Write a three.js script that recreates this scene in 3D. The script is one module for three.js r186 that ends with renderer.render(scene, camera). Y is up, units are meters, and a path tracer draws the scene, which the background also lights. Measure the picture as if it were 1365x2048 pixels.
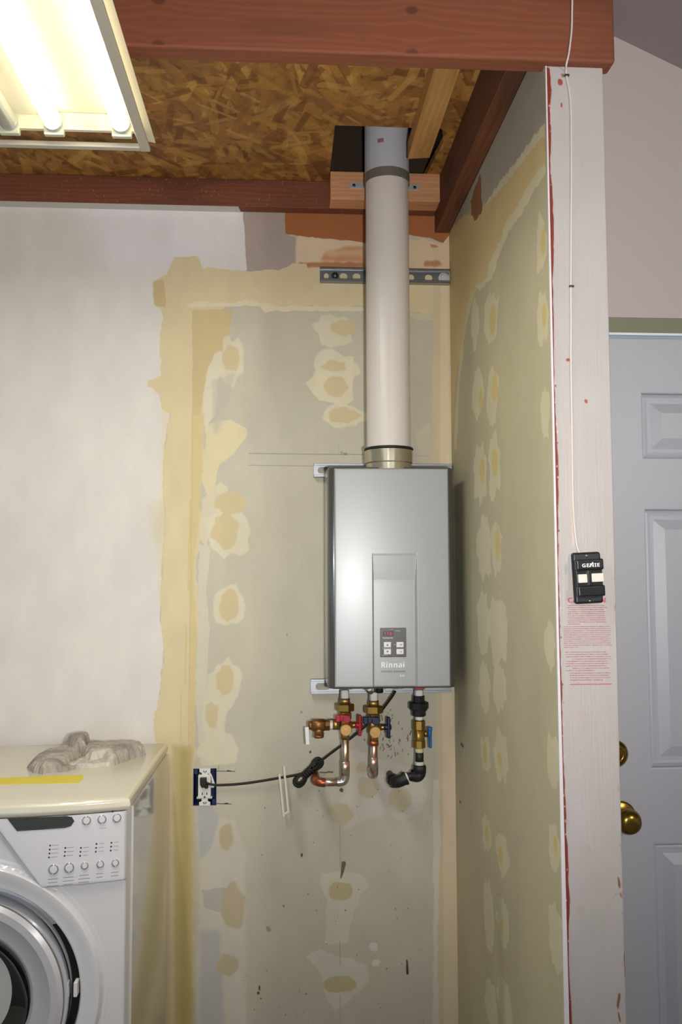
import * as THREE from 'three';
import { RoundedBoxGeometry } from 'three/addons/geometries/RoundedBoxGeometry.js';
import { mergeGeometries, toCreasedNormals, mergeVertices } from 'three/addons/utils/BufferGeometryUtils.js';
import { RectAreaLightUniformsLib } from 'three/addons/lights/RectAreaLightUniformsLib.js';
import { Sky } from 'three/addons/objects/Sky.js';

// ---------------------------------------------------------------- camera, sky, lights, exposure
const scene = new THREE.Scene();
const camera = new THREE.PerspectiveCamera(60.57, 1365 / 2048, 0.05, 60);
camera.position.set(0, 1.47, 2.6092);
camera.rotation.set(0.07, -0.0633, -0.003, 'YXZ');
const renderer = new THREE.WebGLRenderer({ antialias: true });
renderer.toneMapping = THREE.LinearToneMapping;
renderer.toneMappingExposure = 0.955;
renderer.shadowMap.enabled = true;
RectAreaLightUniformsLib.init();

const sky = new Sky();
sky.scale.setScalar(500);
sky.material.uniforms.sunPosition.value.set(-0.3, 0.55, -0.6);
sky.material.uniforms.turbidity.value = 8;
sky.material.uniforms.rayleigh.value = 0.6;
sky.material.uniforms.mieCoefficient.value = 0.003;
scene.add(sky);

// the photographer's flash, just beside the lens
const flash = new THREE.SpotLight(new THREE.Color(1, 0.965, 0.94), 9, 0, 0.86, 1, 2);
flash.position.set(0.13, 1.42, 2.6);
flash.target.position.set(0.06, 2.2, 0);
flash.castShadow = true;
flash.shadow.radius = 1.6;
scene.add(flash, flash.target);

// ---------------------------------------------------------------- helpers
let seed = 7;
const rnd = () => { seed = (seed * 1664525 + 1013904223) >>> 0; return seed / 4294967296; };
const rr = (a, b) => a + (b - a) * rnd();
const hash = (x, y, s) => { let h = Math.imul(x, 374761393) + Math.imul(y, 668265263) + Math.imul(s, 974634777); h = Math.imul(h ^ (h >>> 13), 1274126177); return ((h ^ (h >>> 16)) >>> 0) / 4294967296; };
function vnoise(x, y, s = 0) {
  const ix = Math.floor(x), iy = Math.floor(y); let fx = x - ix, fy = y - iy;
  fx = fx * fx * (3 - 2 * fx); fy = fy * fy * (3 - 2 * fy);
  const a = hash(ix, iy, s), b = hash(ix + 1, iy, s), c = hash(ix, iy + 1, s), d = hash(ix + 1, iy + 1, s);
  return a + (b - a) * fx + (c - a) * fy + (a - b - c + d) * fx * fy;
}
const fbm = (x, y, s = 0, o = 4) => { let v = 0, a = 0.5, t = 0; for (let i = 0; i < o; i++) { v += a * vnoise(x, y, s + i); t += a; x *= 2.03; y *= 2.03; a *= 0.5; } return v / t; };
const sm = (a, b, x) => { const t = Math.min(1, Math.max(0, (x - a) / (b - a))); return t * t * (3 - 2 * t); };

const used = {};
const numbered = (n) => { used[n] = (used[n] ?? -1) + 1; return used[n] ? n + '_' + String(used[n]).padStart(3, '0') : n; };
const std = (color, roughness = 0.6, metalness = 0, extra = {}) => new THREE.MeshPhysicalMaterial({ color, roughness, metalness, ...extra });
function thing(name, label, category, pos = [0, 0, 0], group) {
  const o = new THREE.Group(); o.name = numbered(name); o.position.set(...pos); o.userData = { label, category };
  if (group) o.userData.group = group;
  scene.add(o); return o;
}
function part(name, geo, mat, parent, pos, rot) {
  const m = new THREE.Mesh(geo, mat); m.name = name; m.castShadow = m.receiveShadow = true;
  if (pos) m.position.set(...pos);
  if (rot) m.rotation.set(...rot);
  parent.add(m); return m;
}
function solo(name, geo, mat, label, category, pos, rot, group) {
  const m = part(numbered(name), geo, mat, scene, pos, rot); m.userData = { label, category };
  if (group) m.userData.group = group;
  return m;
}
function struct(name, geo, mat, label, pos) {
  const m = part(numbered(name), geo, mat, scene, pos); m.userData = { kind: 'structure', label };
  return m;
}
const at = (g, x = 0, y = 0, z = 0) => g.translate(x, y, z);
const box = (x0, x1, y0, y1, z0, z1) => new THREE.BoxGeometry(x1 - x0, y1 - y0, z1 - z0).translate((x0 + x1) / 2, (y0 + y1) / 2, (z0 + z1) / 2);
const rbox = (x0, x1, y0, y1, z0, z1, r = 0.002, s = 2) => new RoundedBoxGeometry(x1 - x0, y1 - y0, z1 - z0, s, r).translate((x0 + x1) / 2, (y0 + y1) / 2, (z0 + z1) / 2);
const merge = (list) => mergeGeometries(list.map((g) => { const q = g.index ? g.toNonIndexed() : g; for (const k of Object.keys(q.attributes)) if (!['position', 'normal', 'uv'].includes(k)) q.deleteAttribute(k); return q; }));
const lathe = (pts, seg = 40) => new THREE.LatheGeometry(pts.map(([r, y]) => new THREE.Vector2(r, y)), seg);
const crisp = (g, a = 0.6) => toCreasedNormals(g, a);
const hexed = (r, y0, y1, c = 0.002, n = 6) => crisp(lathe([[0, y0], [r - c, y0], [r, y0 + c * 0.6], [r, y1 - c * 0.6], [r - c, y1], [0, y1]], n), 0.3);
const cyl = (r, y0, y1, c = 0.0008, seg = 32) => crisp(lathe([[0, y0], [r - c, y0], [r, y0 + c], [r, y1 - c], [r - c, y1], [0, y1]], seg), 0.9);
const tube = (pts, r, n = 80, closed = false, seg = 12) => new THREE.TubeGeometry(new THREE.CatmullRomCurve3(pts.map((p) => new THREE.Vector3(...p)), closed, 'catmullrom', 0.5), n, r, seg, closed);
// planar uv: u along axis a from a0 over w metres, v along axis b from b0 over h metres
function planar(g, a, b, a0, b0, w, h) {
  const p = g.attributes.position, uv = new Float32Array(p.count * 2), get = (i, k) => (k === 'x' ? p.getX(i) : k === 'y' ? p.getY(i) : p.getZ(i));
  for (let i = 0; i < p.count; i++) { uv[i * 2] = (get(i, a) - a0) / w; uv[i * 2 + 1] = (get(i, b) - b0) / h; }
  g.setAttribute('uv', new THREE.BufferAttribute(uv, 2)); return g;
}
// uv in metres, grain along the given axis
function grain(g, axis, off = 0) {
  const q = g.index ? g.toNonIndexed() : g, p = q.attributes.position, n = q.attributes.normal, uv = new Float32Array(p.count * 2);
  for (let i = 0; i < p.count; i++) {
    const P = { x: p.getX(i), y: p.getY(i), z: p.getZ(i) }, N = { x: Math.abs(n.getX(i)), y: Math.abs(n.getY(i)), z: Math.abs(n.getZ(i)) };
    const others = ['x', 'y', 'z'].filter((k) => k !== axis), dom = ['x', 'y', 'z'].sort((u, v) => N[v] - N[u])[0];
    const across = dom === axis ? others[0] : others.find((k) => k !== dom);
    uv[i * 2] = (dom === axis ? P[others[1]] : P[axis]) + off; uv[i * 2 + 1] = P[across] + off * 0.7 + (dom === 'y' ? 0.37 : 0);
  }
  q.setAttribute('uv', new THREE.BufferAttribute(uv, 2)); return q;
}
// surface on a grid: fn(u, v) returns a point
function gridSurface(us, vs, fn, uvFn) {
  const pos = [], uv = [], idx = [], n = us.length;
  vs.forEach((v, j) => us.forEach((u, i) => { const q = fn(u, v, i, j); pos.push(...q); uv.push(...(uvFn ? uvFn(q) : [i / (n - 1), j / (vs.length - 1)])); }));
  for (let j = 0; j < vs.length - 1; j++) for (let i = 0; i < n - 1; i++) { const a = j * n + i; idx.push(a, a + 1, a + n + 1, a, a + n + 1, a + n); }
  const g = new THREE.BufferGeometry();
  g.setAttribute('position', new THREE.Float32BufferAttribute(pos, 3)); g.setAttribute('uv', new THREE.Float32BufferAttribute(uv, 2)); g.setIndex(idx); g.computeVertexNormals();
  return g;
}
const span = (a, b, n) => Array.from({ length: n + 1 }, (_, i) => a + ((b - a) * i) / n);
function extrude(pts, depth, bevel = 0, holes = [], seg = 2) {
  const s = new THREE.Shape(pts.map(([x, y]) => new THREE.Vector2(x, y)));
  for (const h of holes) s.holes.push(h instanceof THREE.Path ? h : new THREE.Path(h.map(([x, y]) => new THREE.Vector2(x, y))));
  return new THREE.ExtrudeGeometry(s, { depth: depth - 2 * bevel, bevelEnabled: bevel > 0, bevelSize: bevel, bevelThickness: bevel, bevelOffset: -bevel, bevelSegments: seg, curveSegments: 16 }).translate(0, 0, bevel);
}
function slot(x0, x1, y0, y1) {   // a rounded slot as a hole
  const r = (y1 - y0) / 2, c = (y0 + y1) / 2, p = new THREE.Path();
  p.moveTo(x0 + r, y0); p.lineTo(x1 - r, y0); p.absarc(x1 - r, c, r, -Math.PI / 2, Math.PI / 2, false); p.lineTo(x0 + r, y1); p.absarc(x0 + r, c, r, Math.PI / 2, Math.PI * 1.5, false); return p;
}
// ---- drawing on canvases in metres
function sheet(w, h, ppm, x0, y0) {
  const c = document.createElement('canvas'); c.width = Math.round(w * ppm); c.height = Math.round(h * ppm);
  const g = c.getContext('2d'), X = (x) => (x - x0) * ppm, Y = (y) => c.height - (y - y0) * ppm;
  return { c, g, X, Y, ppm, w, h, x0, y0 };
}
function blob(S, pts, fill, { blur = 0, alpha = 1, rough = 0.003, smooth = true } = {}) {
  const { g, X, Y, ppm } = S; g.save(); g.globalAlpha = alpha; if (blur) g.filter = `blur(${blur * ppm}px)`;
  const q = [];
  pts.forEach(([x, y], i) => { const [x2, y2] = pts[(i + 1) % pts.length], L = Math.hypot(x2 - x, y2 - y), n = Math.max(1, Math.round(L / 0.012)); for (let k = 0; k < n; k++) { const t = k / n; q.push([x + (x2 - x) * t + rr(-rough, rough), y + (y2 - y) * t + rr(-rough, rough)]); } });
  g.beginPath();
  if (smooth) { q.forEach(([x, y], i) => { const [x2, y2] = q[(i + 1) % q.length], mx = X((x + x2) / 2), my = Y((y + y2) / 2); i ? g.quadraticCurveTo(X(x), Y(y), mx, my) : g.moveTo(mx, my); }); g.quadraticCurveTo(X(q[0][0]), Y(q[0][1]), X((q[0][0] + q[1][0]) / 2), Y((q[0][1] + q[1][1]) / 2)); } else q.forEach(([x, y], i) => (i ? g.lineTo(X(x), Y(y)) : g.moveTo(X(x), Y(y))));
  g.closePath(); g.fillStyle = fill; g.fill(); g.restore();
}
const ell = ([x, y, a, b], k = 1, jag = 0.16) => Array.from({ length: 18 }, (_, i) => { const t = (i / 18) * Math.PI * 2, j = k * (1 + rr(-jag, jag)); return [x + Math.cos(t) * a * j, y + Math.sin(t) * b * j]; });
function stroke(S, pts, color, width, alpha = 1) {
  const { g, X, Y, ppm } = S; g.save(); g.globalAlpha = alpha; g.strokeStyle = color; g.lineWidth = width * ppm; g.lineCap = 'round'; g.lineJoin = 'round'; g.beginPath();
  pts.forEach(([x, y], i) => (i ? g.lineTo(X(x), Y(y)) : g.moveTo(X(x), Y(y)))); g.stroke(); g.restore();
}
// multiply the canvas by coarse and fine noise
function mottle(S, amount, sx, sy, s = 1, fine = 0.02) {
  const { g, c, ppm } = S, im = g.getImageData(0, 0, c.width, c.height), d = im.data;
  for (let y = 0; y < c.height; y++) for (let x = 0; x < c.width; x++) {
    const k = 1 + (fbm((x / ppm) * sx, (y / ppm) * sy, s, 3) - 0.5) * amount + (rnd() - 0.5) * fine, i = (y * c.width + x) * 4;
    d[i] *= k; d[i + 1] *= k; d[i + 2] *= k;
  }
  g.putImageData(im, 0, 0);
}
function tex(S, repeat = false) {
  const t = new THREE.CanvasTexture(S.c ?? S); t.colorSpace = THREE.SRGBColorSpace; t.magFilter = THREE.LinearFilter;
  t.wrapS = t.wrapT = repeat ? THREE.RepeatWrapping : THREE.ClampToEdgeWrapping; return t;
}
function noiseBump(n, fn) {
  const d = new Uint8Array(n * n * 4); for (let y = 0; y < n; y++) for (let x = 0; x < n; x++) { const v = Math.round(255 * fn(x / n, y / n)); d.set([v, v, v, 255], (y * n + x) * 4); }
  const t = new THREE.DataTexture(d, n, n); t.magFilter = THREE.LinearFilter; t.wrapS = t.wrapT = THREE.RepeatWrapping; t.needsUpdate = true; return t;
}
// planks and timbers: grain runs along u, one metre per repeat
function woodTex(c0, c1, c2, s, knots = 3, flecks = 0, w = 1024, h = 512) {
  const d = new Uint8Array(w * h * 4), K = Array.from({ length: knots }, () => [rnd(), rnd(), rr(0.006, 0.014)]), A = new THREE.Color(c0), B = new THREE.Color(c1), C = new THREE.Color(c2), o = new THREE.Color();
  for (let y = 0; y < h; y++) for (let x = 0; x < w; x++) {
    const u = x / w, v = (y / h) * 0.5;
    let warp = (fbm(u * 4, v * 10, s) - 0.5) * 0.03, kn = 0;
    for (const [kx, ky, kr] of K) { const e = Math.hypot((u - kx) * 0.7, v - ky * 0.5); warp += kr * 0.9 * Math.exp(-(e * e) / (kr * kr * 5)); kn = Math.max(kn, 1 - sm(kr * 0.5, kr, e)); }
    const ring = Math.pow(0.5 + 0.5 * Math.sin((v + warp) * 420 + fbm(u * 2, v * 30, s + 5) * 4), 2), fib = fbm(u * 14, (v + warp) * 340, s + 2, 3), big = fbm(u * 3, v * 22, s + 8);
    o.copy(A).lerp(B, Math.min(1, ring * 0.45 + fib * 0.4)).lerp(C, Math.max(kn * 0.85, sm(0.5, 0.85, big) * 0.6));
    o.convertLinearToSRGB(); d.set([o.r * 255, o.g * 255, o.b * 255, 255], (y * w + x) * 4);
  }
  for (let k = 0; k < flecks; k++) { let x = Math.floor(rnd() * w), y = Math.floor(rnd() * h); const n = Math.floor(rr(2, 9)), v = rr(120, 190), dx = rnd() < 0.7 ? 0 : 1; for (let i = 0; i < n; i++) { const px = (Math.min(w - 1, x + (i % 2) + dx * i) + Math.min(h - 1, y + i * (1 - dx)) * w) * 4; d[px] = v; d[px + 1] = v * 0.93; d[px + 2] = v * 0.85; } }
  const t = new THREE.DataTexture(d, w, h); t.colorSpace = THREE.SRGBColorSpace; t.magFilter = THREE.LinearFilter; t.wrapS = t.wrapT = THREE.MirroredRepeatWrapping; t.repeat.set(1, 2); t.needsUpdate = true; return t;
}

// ---------------------------------------------------------------- materials
const bumpFine = noiseBump(256, (x, y) => fbm(x * 40, y * 40, 3, 3));
const wallRough = { bumpMap: bumpFine, bumpScale: 0.0006 };
const M = {
  white: std('#dedbd6', 0.55), pinkWhite: std('#cfc2bd', 0.7), concrete: std('#8d8a84', 0.85),
  redwood: std('#ffffff', 0.72, 0, { map: woodTex('#7a432c', '#8c4f34', '#55301f', 11, 2) }),
  ledger: std('#ffffff', 0.72, 0, { map: woodTex('#74402b', '#865036', '#4a2a1e', 17, 3, 700) }),
  darkwood: std('#ffffff', 0.75, 0, { map: woodTex('#5c3219', '#7a4524', '#371c10', 23, 4) }),
  fresh: std('#ffffff', 0.75, 0, { map: woodTex('#c78d62', '#dba57a', '#a0643c', 31, 3) }),
  pine: std('#ffffff', 0.75, 0, { map: woodTex('#b48448', '#c79a5a', '#8a5a2a', 43, 3) }),
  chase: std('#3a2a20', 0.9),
  steel: std('#9b9ea2', 0.38, 0.9), zinc: std('#c6c9cc', 0.4, 0.45), darkSteel: std('#55534f', 0.35, 0.7),
  chrome: std('#e6e8ec', 0.12, 1),
  silver: std('#a6a8aa', 0.36, 0.15, { specularIntensity: 0.7, clearcoat: 0.08, clearcoatRoughness: 0.2 }),
  caseGrey: std('#4c4b49', 0.3, 0, { clearcoat: 0.7, clearcoatRoughness: 0.1 }),
  plasticPipe: std('#dcd6d0', 0.35), greyPipe: std('#c3c4cb', 0.4),
  black: std('#15151a', 0.45), rubber: std('#1b1a19', 0.6), iron: std('#2a2a2b', 0.5, 0.4),
  brass: std('#a07f40', 0.36, 0.9), bronze: std('#8a6138', 0.42, 0.8), capBrass: std('#cfa468', 0.33, 0.6), oldBrass: std('#8d7434', 0.25, 1),
  copper: std('#a8623f', 0.36, 0.85), ptfe: std('#eceae4', 0.7),
  red: std('#b01226', 0.35), navy: std('#141c42', 0.4), blue: std('#1464ae', 0.4),
  enamel: std('#e2e2e4', 0.3, 0, { clearcoat: 1, clearcoatRoughness: 0.06 }),
  topEnamel: std('#dcd5c0', 0.35, 0, { clearcoat: 0.6, clearcoatRoughness: 0.15 }),
  cream: std('#e6ddc4', 0.5),
  boxBlue: std('#122a5a', 0.5), device: std('#e8e6e2', 0.4),
};
const tinned = (() => { const S = sheet(0.3, 0.3, 1000, 0, 0); S.g.fillStyle = '#c9c4bc'; S.g.fillRect(0, 0, 400, 400); for (let i = 0; i < 26; i++) blob(S, ell([rnd() * 0.3, rnd() * 0.3, rr(0.006, 0.03), rr(0.005, 0.02)]), '#b5663f', { alpha: rr(0.3, 0.9), blur: 0.003 }); return std('#ffffff', 0.28, 0.9, { map: tex(S, true) }); })();

// ---------------------------------------------------------------- back wall: drywall, joint compound, paint
const SB = sheet(1.45, 2.6, 785, -0.93, 0);
{
  const S = SB, g = S.g, P = (pts, c, o) => blob(S, pts, c, o);
  g.fillStyle = '#c9c3b0'; g.fillRect(0, 0, S.c.width, S.c.height);
  // cloudy tone of the bare paper
  for (let i = 0; i < 40; i++) P(ell([rr(-0.15, 0.45), rr(0, 2.2), rr(0.04, 0.14), rr(0.05, 0.2)]), i % 2 ? '#bcb6a4' : '#cdc6ab', { alpha: 0.22, blur: 0.03 });
  // white paint on the left
  P([[-1.058,2.593],[-.14,2.592],[-.128,2.558],[-.125,2.496],[-.118,2.387],[-.252,2.369],[-.362,2.229],[-.368,2.047],[-.347,1.942],[-.361,1.837],[-.363,1.725],[-.356,1.629],[-.362,1.54],[-.365,1.423],[-.367,1.336],[-.355,1.263],[-.367,1.105],[-.381,1.047],[-.368,.962],[-.358,.82],[-.344,.539],[-.34,.18],[-.988,.176]], '#e3dfd8', { rough: 0.002 });
  P([[-.634,2.593],[-.14,2.589],[-.131,2.558],[-.126,2.449],[-.26,2.423],[-.482,2.35],[-.588,2.47]], '#ebeaee', { blur: 0.03, alpha: 0.85 });  // paler, cooler top area: daylight on the upper wall painted in
  // mauve patch, brown timber, plaster smears
  P([[-.131,2.589],[-.004,2.58],[.004,2.499],[.03,2.491],[.027,2.398],[.012,2.377],[-.118,2.375],[-.125,2.496],[-.13,2.558]], '#b3a59b', { rough: 0.0015 });
  P([[-.004,2.58],[.505,2.592],[.504,2.51],[.493,2.478],[.442,2.5],[.38,2.507],[.241,2.48],[.133,2.489],[.042,2.496],[-.001,2.502]], '#a9683a', { rough: 0.002 });
  P([[.033,2.496],[.133,2.489],[.241,2.479],[.24,2.394],[.042,2.383],[.03,2.406]], '#e5cdb0', { rough: 0.003 });
  P([[.372,2.491],[.426,2.495],[.48,2.478],[.501,2.51],[.506,2.392],[.371,2.389]], '#e0c9a8', { rough: 0.003 });
  P([[.118,2.447],[.179,2.465],[.239,2.469],[.239,2.418],[.103,2.42]], '#cf9462', { alpha: 0.85, blur: 0.003 });
  P([[.036,2.412],[.118,2.417],[.239,2.419],[.239,2.402],[.042,2.398]], '#b97a4d', { alpha: 0.9, blur: 0.002 });
  P([[.103,2.454],[.241,2.457],[.24,2.437],[.133,2.436]], '#e2c4a2', { alpha: 0.6, blur: 0.004 });
  P([[.422,2.426],[.472,2.43],[.479,2.411],[.425,2.409]], '#b98658', { alpha: 0.9, blur: 0.002 });
  P([[.438,2.477],[.46,2.48],[.469,2.471],[.444,2.467]], '#b98658', { alpha: 0.8 });
  // tan compound: band across the top and the wide strip down the left
  P([[-.399,2.348],[-.361,2.37],[-.335,2.426],[-.267,2.428],[-.252,2.393],[-.124,2.384],[-.019,2.388],[.019,2.413],[.057,2.411],[.069,2.391],[.103,2.399],[.505,2.387],[.501,2.255],[.439,2.257],[.378,2.269],[.235,2.282],[-.018,2.278],[-.154,2.282],[-.199,2.263],[-.164,2.233],[-.176,2.148],[-.213,2.122],[-.235,2.071],[-.244,1.988],[-.238,1.92],[-.248,1.868],[-.24,1.83],[-.251,1.748],[-.26,1.681],[-.247,1.629],[-.25,1.562],[-.267,1.511],[-.257,1.423],[-.254,1.306],[-.26,1.248],[-.263,1.103],[-.262,.96],[-.27,.875],[-.265,.677],[-.258,.177],[-.351,.18],[-.357,.679],[-.366,.962],[-.374,.983],[-.384,1.047],[-.367,1.105],[-.354,1.234],[-.358,1.299],[-.367,1.336],[-.365,1.423],[-.361,1.54],[-.354,1.629],[-.363,1.725],[-.361,1.837],[-.348,1.897],[-.344,1.948],[-.371,1.96],[-.377,2.002],[-.41,2.029],[-.413,2.047],[-.372,2.059],[-.377,2.191],[-.368,2.229],[-.374,2.263],[-.397,2.272]], '#dfcfa7', { rough: 0.004 });
  P([[-.399,2.347],[-.364,2.352],[-.36,2.269],[-.395,2.272]], '#ceb888', { alpha: 0.8 });
  P([[-.365,1.957],[-.347,1.954],[-.345,1.688],[-.355,1.54],[-.36,1.394],[-.373,1.394],[-.371,1.688]], '#e2d09c', { alpha: 0.35, blur: 0.006 });
  P([[-.4,1.688],[-.356,1.688],[-.352,1.57],[-.366,1.54],[-.393,1.585]], '#d9cba6', { alpha: 0.55, blur: 0.012 });
  P([[-.28,1.958],[-.244,1.943],[-.251,1.688],[-.272,1.467],[-.259,1.306],[-.265,.931],[-.279,.932],[-.282,1.54]], '#d8c690', { alpha: 0.8, blur: 0.002 });
  stroke(S, [[-.278,2.079],[-.277,1.688],[-.279,1.394],[-.281,.96]], '#b8a370', 0.0012, 0.6);
  for (const l of [[[-.282,1.688],[-.282,1.555]], [[-.285,1.57],[-.285,1.423]], [[-.291,1.321],[-.291,1.147]], [[-.304,1.118],[-.303,.989]]]) stroke(S, l, '#d3b766', 0.006, 0.3);
  P([[-.327,.975],[-.269,.974],[-.266,.789],[-.258,.177],[-.312,.179],[-.32,.678]], '#c0af78', { alpha: 0.7, blur: 0.004 });
  P([[-.305,.961],[-.279,.96],[-.27,.178],[-.3,.179]], '#a8964f', { alpha: 0.5, blur: 0.008 });
  // pale feather edge of the strip
  P([[-.235,2.071],[-.22,2.128],[-.198,2.14],[-.183,2.11],[-.203,2.049],[-.211,1.943],[-.226,1.92],[-.238,1.883],[-.244,1.92],[-.247,1.988]], '#dfd8be', { alpha: 0.95 });
  P([[-.233,1.913],[-.196,1.928],[-.164,1.928],[-.115,1.902],[-.113,1.884],[-.151,1.831],[-.196,1.793],[-.217,1.703],[-.232,1.703],[-.248,1.748],[-.24,1.83]], '#e0d4ac', { alpha: 0.95 });
  P([[-.256,1.555],[-.235,1.562],[-.223,1.54],[-.234,1.423],[-.222,1.306],[-.229,1.204],[-.22,1.103],[-.202,.988],[-.19,.916],[-.247,.917],[-.261,1.103],[-.257,1.321]], '#d8d1ba', { alpha: 0.95 });
  P([[-.248,1.688],[-.195,1.741],[-.173,1.726],[-.168,1.659],[-.209,1.629],[-.235,1.555],[-.253,1.57]], '#dcd4b6', { alpha: 0.9 });
  P([[-.266,2.292],[-.229,2.285],[-.154,2.286],[-.121,2.295],[-.018,2.278],[.194,2.281],[.237,2.278],[.237,2.267],[-.041,2.262],[-.061,2.253],[-.079,2.277],[-.161,2.276],[-.259,2.271],[-.303,2.273]], '#e6dabb', { alpha: 0.95 });
  P([[.37,2.264],[.447,2.258],[.448,2.242],[.393,2.244]], '#d8ceb2', { alpha: 0.9 });
  P([[-.281,2.261],[-.161,2.266],[-.176,2.148],[-.213,2.133],[-.239,2.064],[-.256,1.943],[-.278,1.943]], '#d1bd8c', { alpha: 0.9 });
  // right corner strip
  P([[.453,2.367],[.515,2.368],[.492,.151],[.426,.154],[.439,.518],[.449,.862],[.443,1.124],[.439,1.69],[.447,2.149]], '#d6c7a4', { rough: 0.0012 });
  P([[.475,2.399],[.496,2.399],[.492,1.124],[.507,.861],[.52,.15],[.459,.153],[.464,.862],[.463,1.124],[.464,1.69]], '#e2cfae', { rough: 0.001 });
  P([[.434,.862],[.452,.862],[.455,.661],[.444,.448],[.444,.153],[.426,.154],[.433,.519]], '#ddd6c6', { alpha: 0.9 });
  P([[.39,1.887],[.439,1.933],[.444,1.796],[.404,1.796]], '#d6cbb0', { alpha: 0.8, blur: 0.003 });
  // filled screw heads: pale halo, tan middle
  for (const e of [[-.165,2.107,.036,.07],[.145,2.206,.058,.043],[.145,2.076,.067,.064],[.178,1.943,.063,.033],[-.172,1.599,.065,.077],[-.167,1.378,.041,.059],[-.177,1.143,.046,.072],[-.208,1.045,.035,.072],[-.19,.959,.058,.043]]) P(ell(e, 1.05, 0.2), '#ddd5ba', { alpha: 0.95, blur: 0.0015 });
  P([[.057,2.044],[.102,2.075],[.125,2.091],[.193,2.13],[.204,2.123],[.202,1.992],[.178,1.969],[.14,1.984],[.102,1.991]], '#e0d7b8', { alpha: 0.95 });
  P([[-.22,2.049],[-.153,2.072],[-.167,2.004],[-.196,1.898],[-.218,1.883]], '#c3beae', { alpha: 0.6, blur: 0.004 });
  for (const e of [[-.165,2.116,.028,.041],[.175,2.215,.037,.028],[.145,2.094,.039,.017],[.151,2.032,.039,.031],[.175,1.946,.048,.024],[-.162,1.681,.047,.037],[-.177,1.599,.041,.053],[-.168,1.378,.029,.047],[-.175,1.16,.026,.046],[-.214,1.06,.019,.037]]) P(ell(e), '#d4c398', { alpha: 0.95, blur: 0.0015 });
  // around the pipes
  P([[.189,.957],[.277,.93],[.395,.885],[.419,.819],[.397,.769],[.335,.746],[.291,.771],[.24,.751],[.174,.724],[.13,.767],[.174,.824]], '#d2cbbd', { alpha: 0.9, blur: 0.002 });
  P([[.174,.953],[.221,.924],[.24,.851],[.206,.823],[.189,.867]], '#d6cdb8', { alpha: 0.8, blur: 0.003 });
  for (const e of [[.162,.77,.041,.031],[.336,.809,.035,.037],[.244,.844,.032,.032],[.224,.902,.015,.017]]) P(ell(e), '#c5b898', { alpha: 0.85, blur: 0.002 });
  P([[.108,.605],[.217,.602],[.243,.566],[.217,.538],[.194,.468],[.18,.406],[.115,.401],[.122,.527],[.103,.569]], '#d6cfbe', { alpha: 0.85, blur: 0.0015 });
  P([[.06,.371],[.1,.39],[.158,.364],[.187,.363],[.237,.341],[.244,.299],[.186,.245],[.143,.213],[.114,.261],[.1,.331]], '#d8d1c0', { alpha: 0.85, blur: 0.0015 });
  for (const e of [[.257,.392,.013,.014],[.264,.346,.012,.01]]) P(ell(e), '#e2dccf', { alpha: 0.9 });
  P([[-.258,.789],[-.146,.759],[-.116,.673],[-.111,.172],[-.25,.177],[-.249,.397],[-.245,.592]], '#d3ccbd', { alpha: 0.85, blur: 0.003 });
  P([[-.254,.818],[-.218,.817],[-.189,.76],[-.217,.676],[-.248,.648]], '#b9b9bb', { alpha: 0.8, blur: 0.003 });
  P([[-.244,.453],[-.187,.451],[-.171,.174],[-.244,.177]], '#b4b3b6', { alpha: 0.7, blur: 0.005 });
  P([[-.239,.564],[-.173,.569],[-.166,.492],[-.23,.515]], '#b6b3ae', { alpha: 0.8 });
  for (const e of [[-.17,.71,.019,.04],[-.151,.517,.034,.067],[-.162,.353,.034,.03]]) P(ell(e), '#c2b493', { alpha: 0.95, blur: 0.002 });
  for (const e of [[.161,.552,.036,.027],[.158,.29,.05,.024]]) P(ell(e, 1, 0.08), '#c3b48c', { alpha: 0.98, blur: 0.0015 });
  P([[.006,.827],[.042,.826],[.06,.669],[.048,.641]], '#aaa496', { alpha: 0.6, blur: 0.008 });
  // pencil lines and marks
  const pen = '#6d6a60';
  stroke(S, [[-.11,1.828],[.072,1.827],[.233,1.827]], pen, 0.0016, 0.75); stroke(S, [[-.11,1.793],[-.018,1.792],[.09,1.791]], pen, 0.0014, 0.7);
  stroke(S, [[.159,1.855],[.158,1.831]], pen, 0.0008, 0.5); stroke(S, [[.374,1.825],[.427,1.823]], pen, 0.001, 0.4);
  stroke(S, [[.159,.738],[.16,.617]], pen, 0.0014, 0.5); stroke(S, [[.158,.413],[.159,.343]], pen, 0.0014, 0.6); stroke(S, [[.159,.26],[.159,.179]], pen, 0.0014, 0.4);
  g.save(); g.fillStyle = '#4b4840'; g.font = `${0.0125 * S.ppm}px sans-serif`; const [tx, ty] = [[.164,1.825]][0]; g.fillText('Top', S.X(tx), S.Y(ty)); g.restore();
  stroke(S, [[-.2,.899],[-.146,.897]], '#33302c', 0.0016); stroke(S, [[-.168,.899],[-.158,.898]], '#2a2826', 0.003); stroke(S, [[-.211,.807],[-.156,.804]], '#33302c', 0.0018); stroke(S, [[-.175,.806],[-.166,.806]], '#2a2826', 0.003); stroke(S, [[-.193,.916],[-.193,.899]], '#33302c', 0.001, 0.6);
  stroke(S, [[.101,.89],[.123,.889]], '#2b2825', 0.0022); stroke(S, [[.124,.891],[.139,.89]], '#2b2825', 0.0035, 0.8);
  P([[.165,.636],[.178,.633],[.173,.613],[.163,.585],[.159,.586],[.162,.61]], '#6f6650', { rough: 0.0008 });
  P([[.351,.354],[.355,.351],[.358,.312],[.351,.31]], '#3b362f', { rough: 0.0006 });
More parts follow.
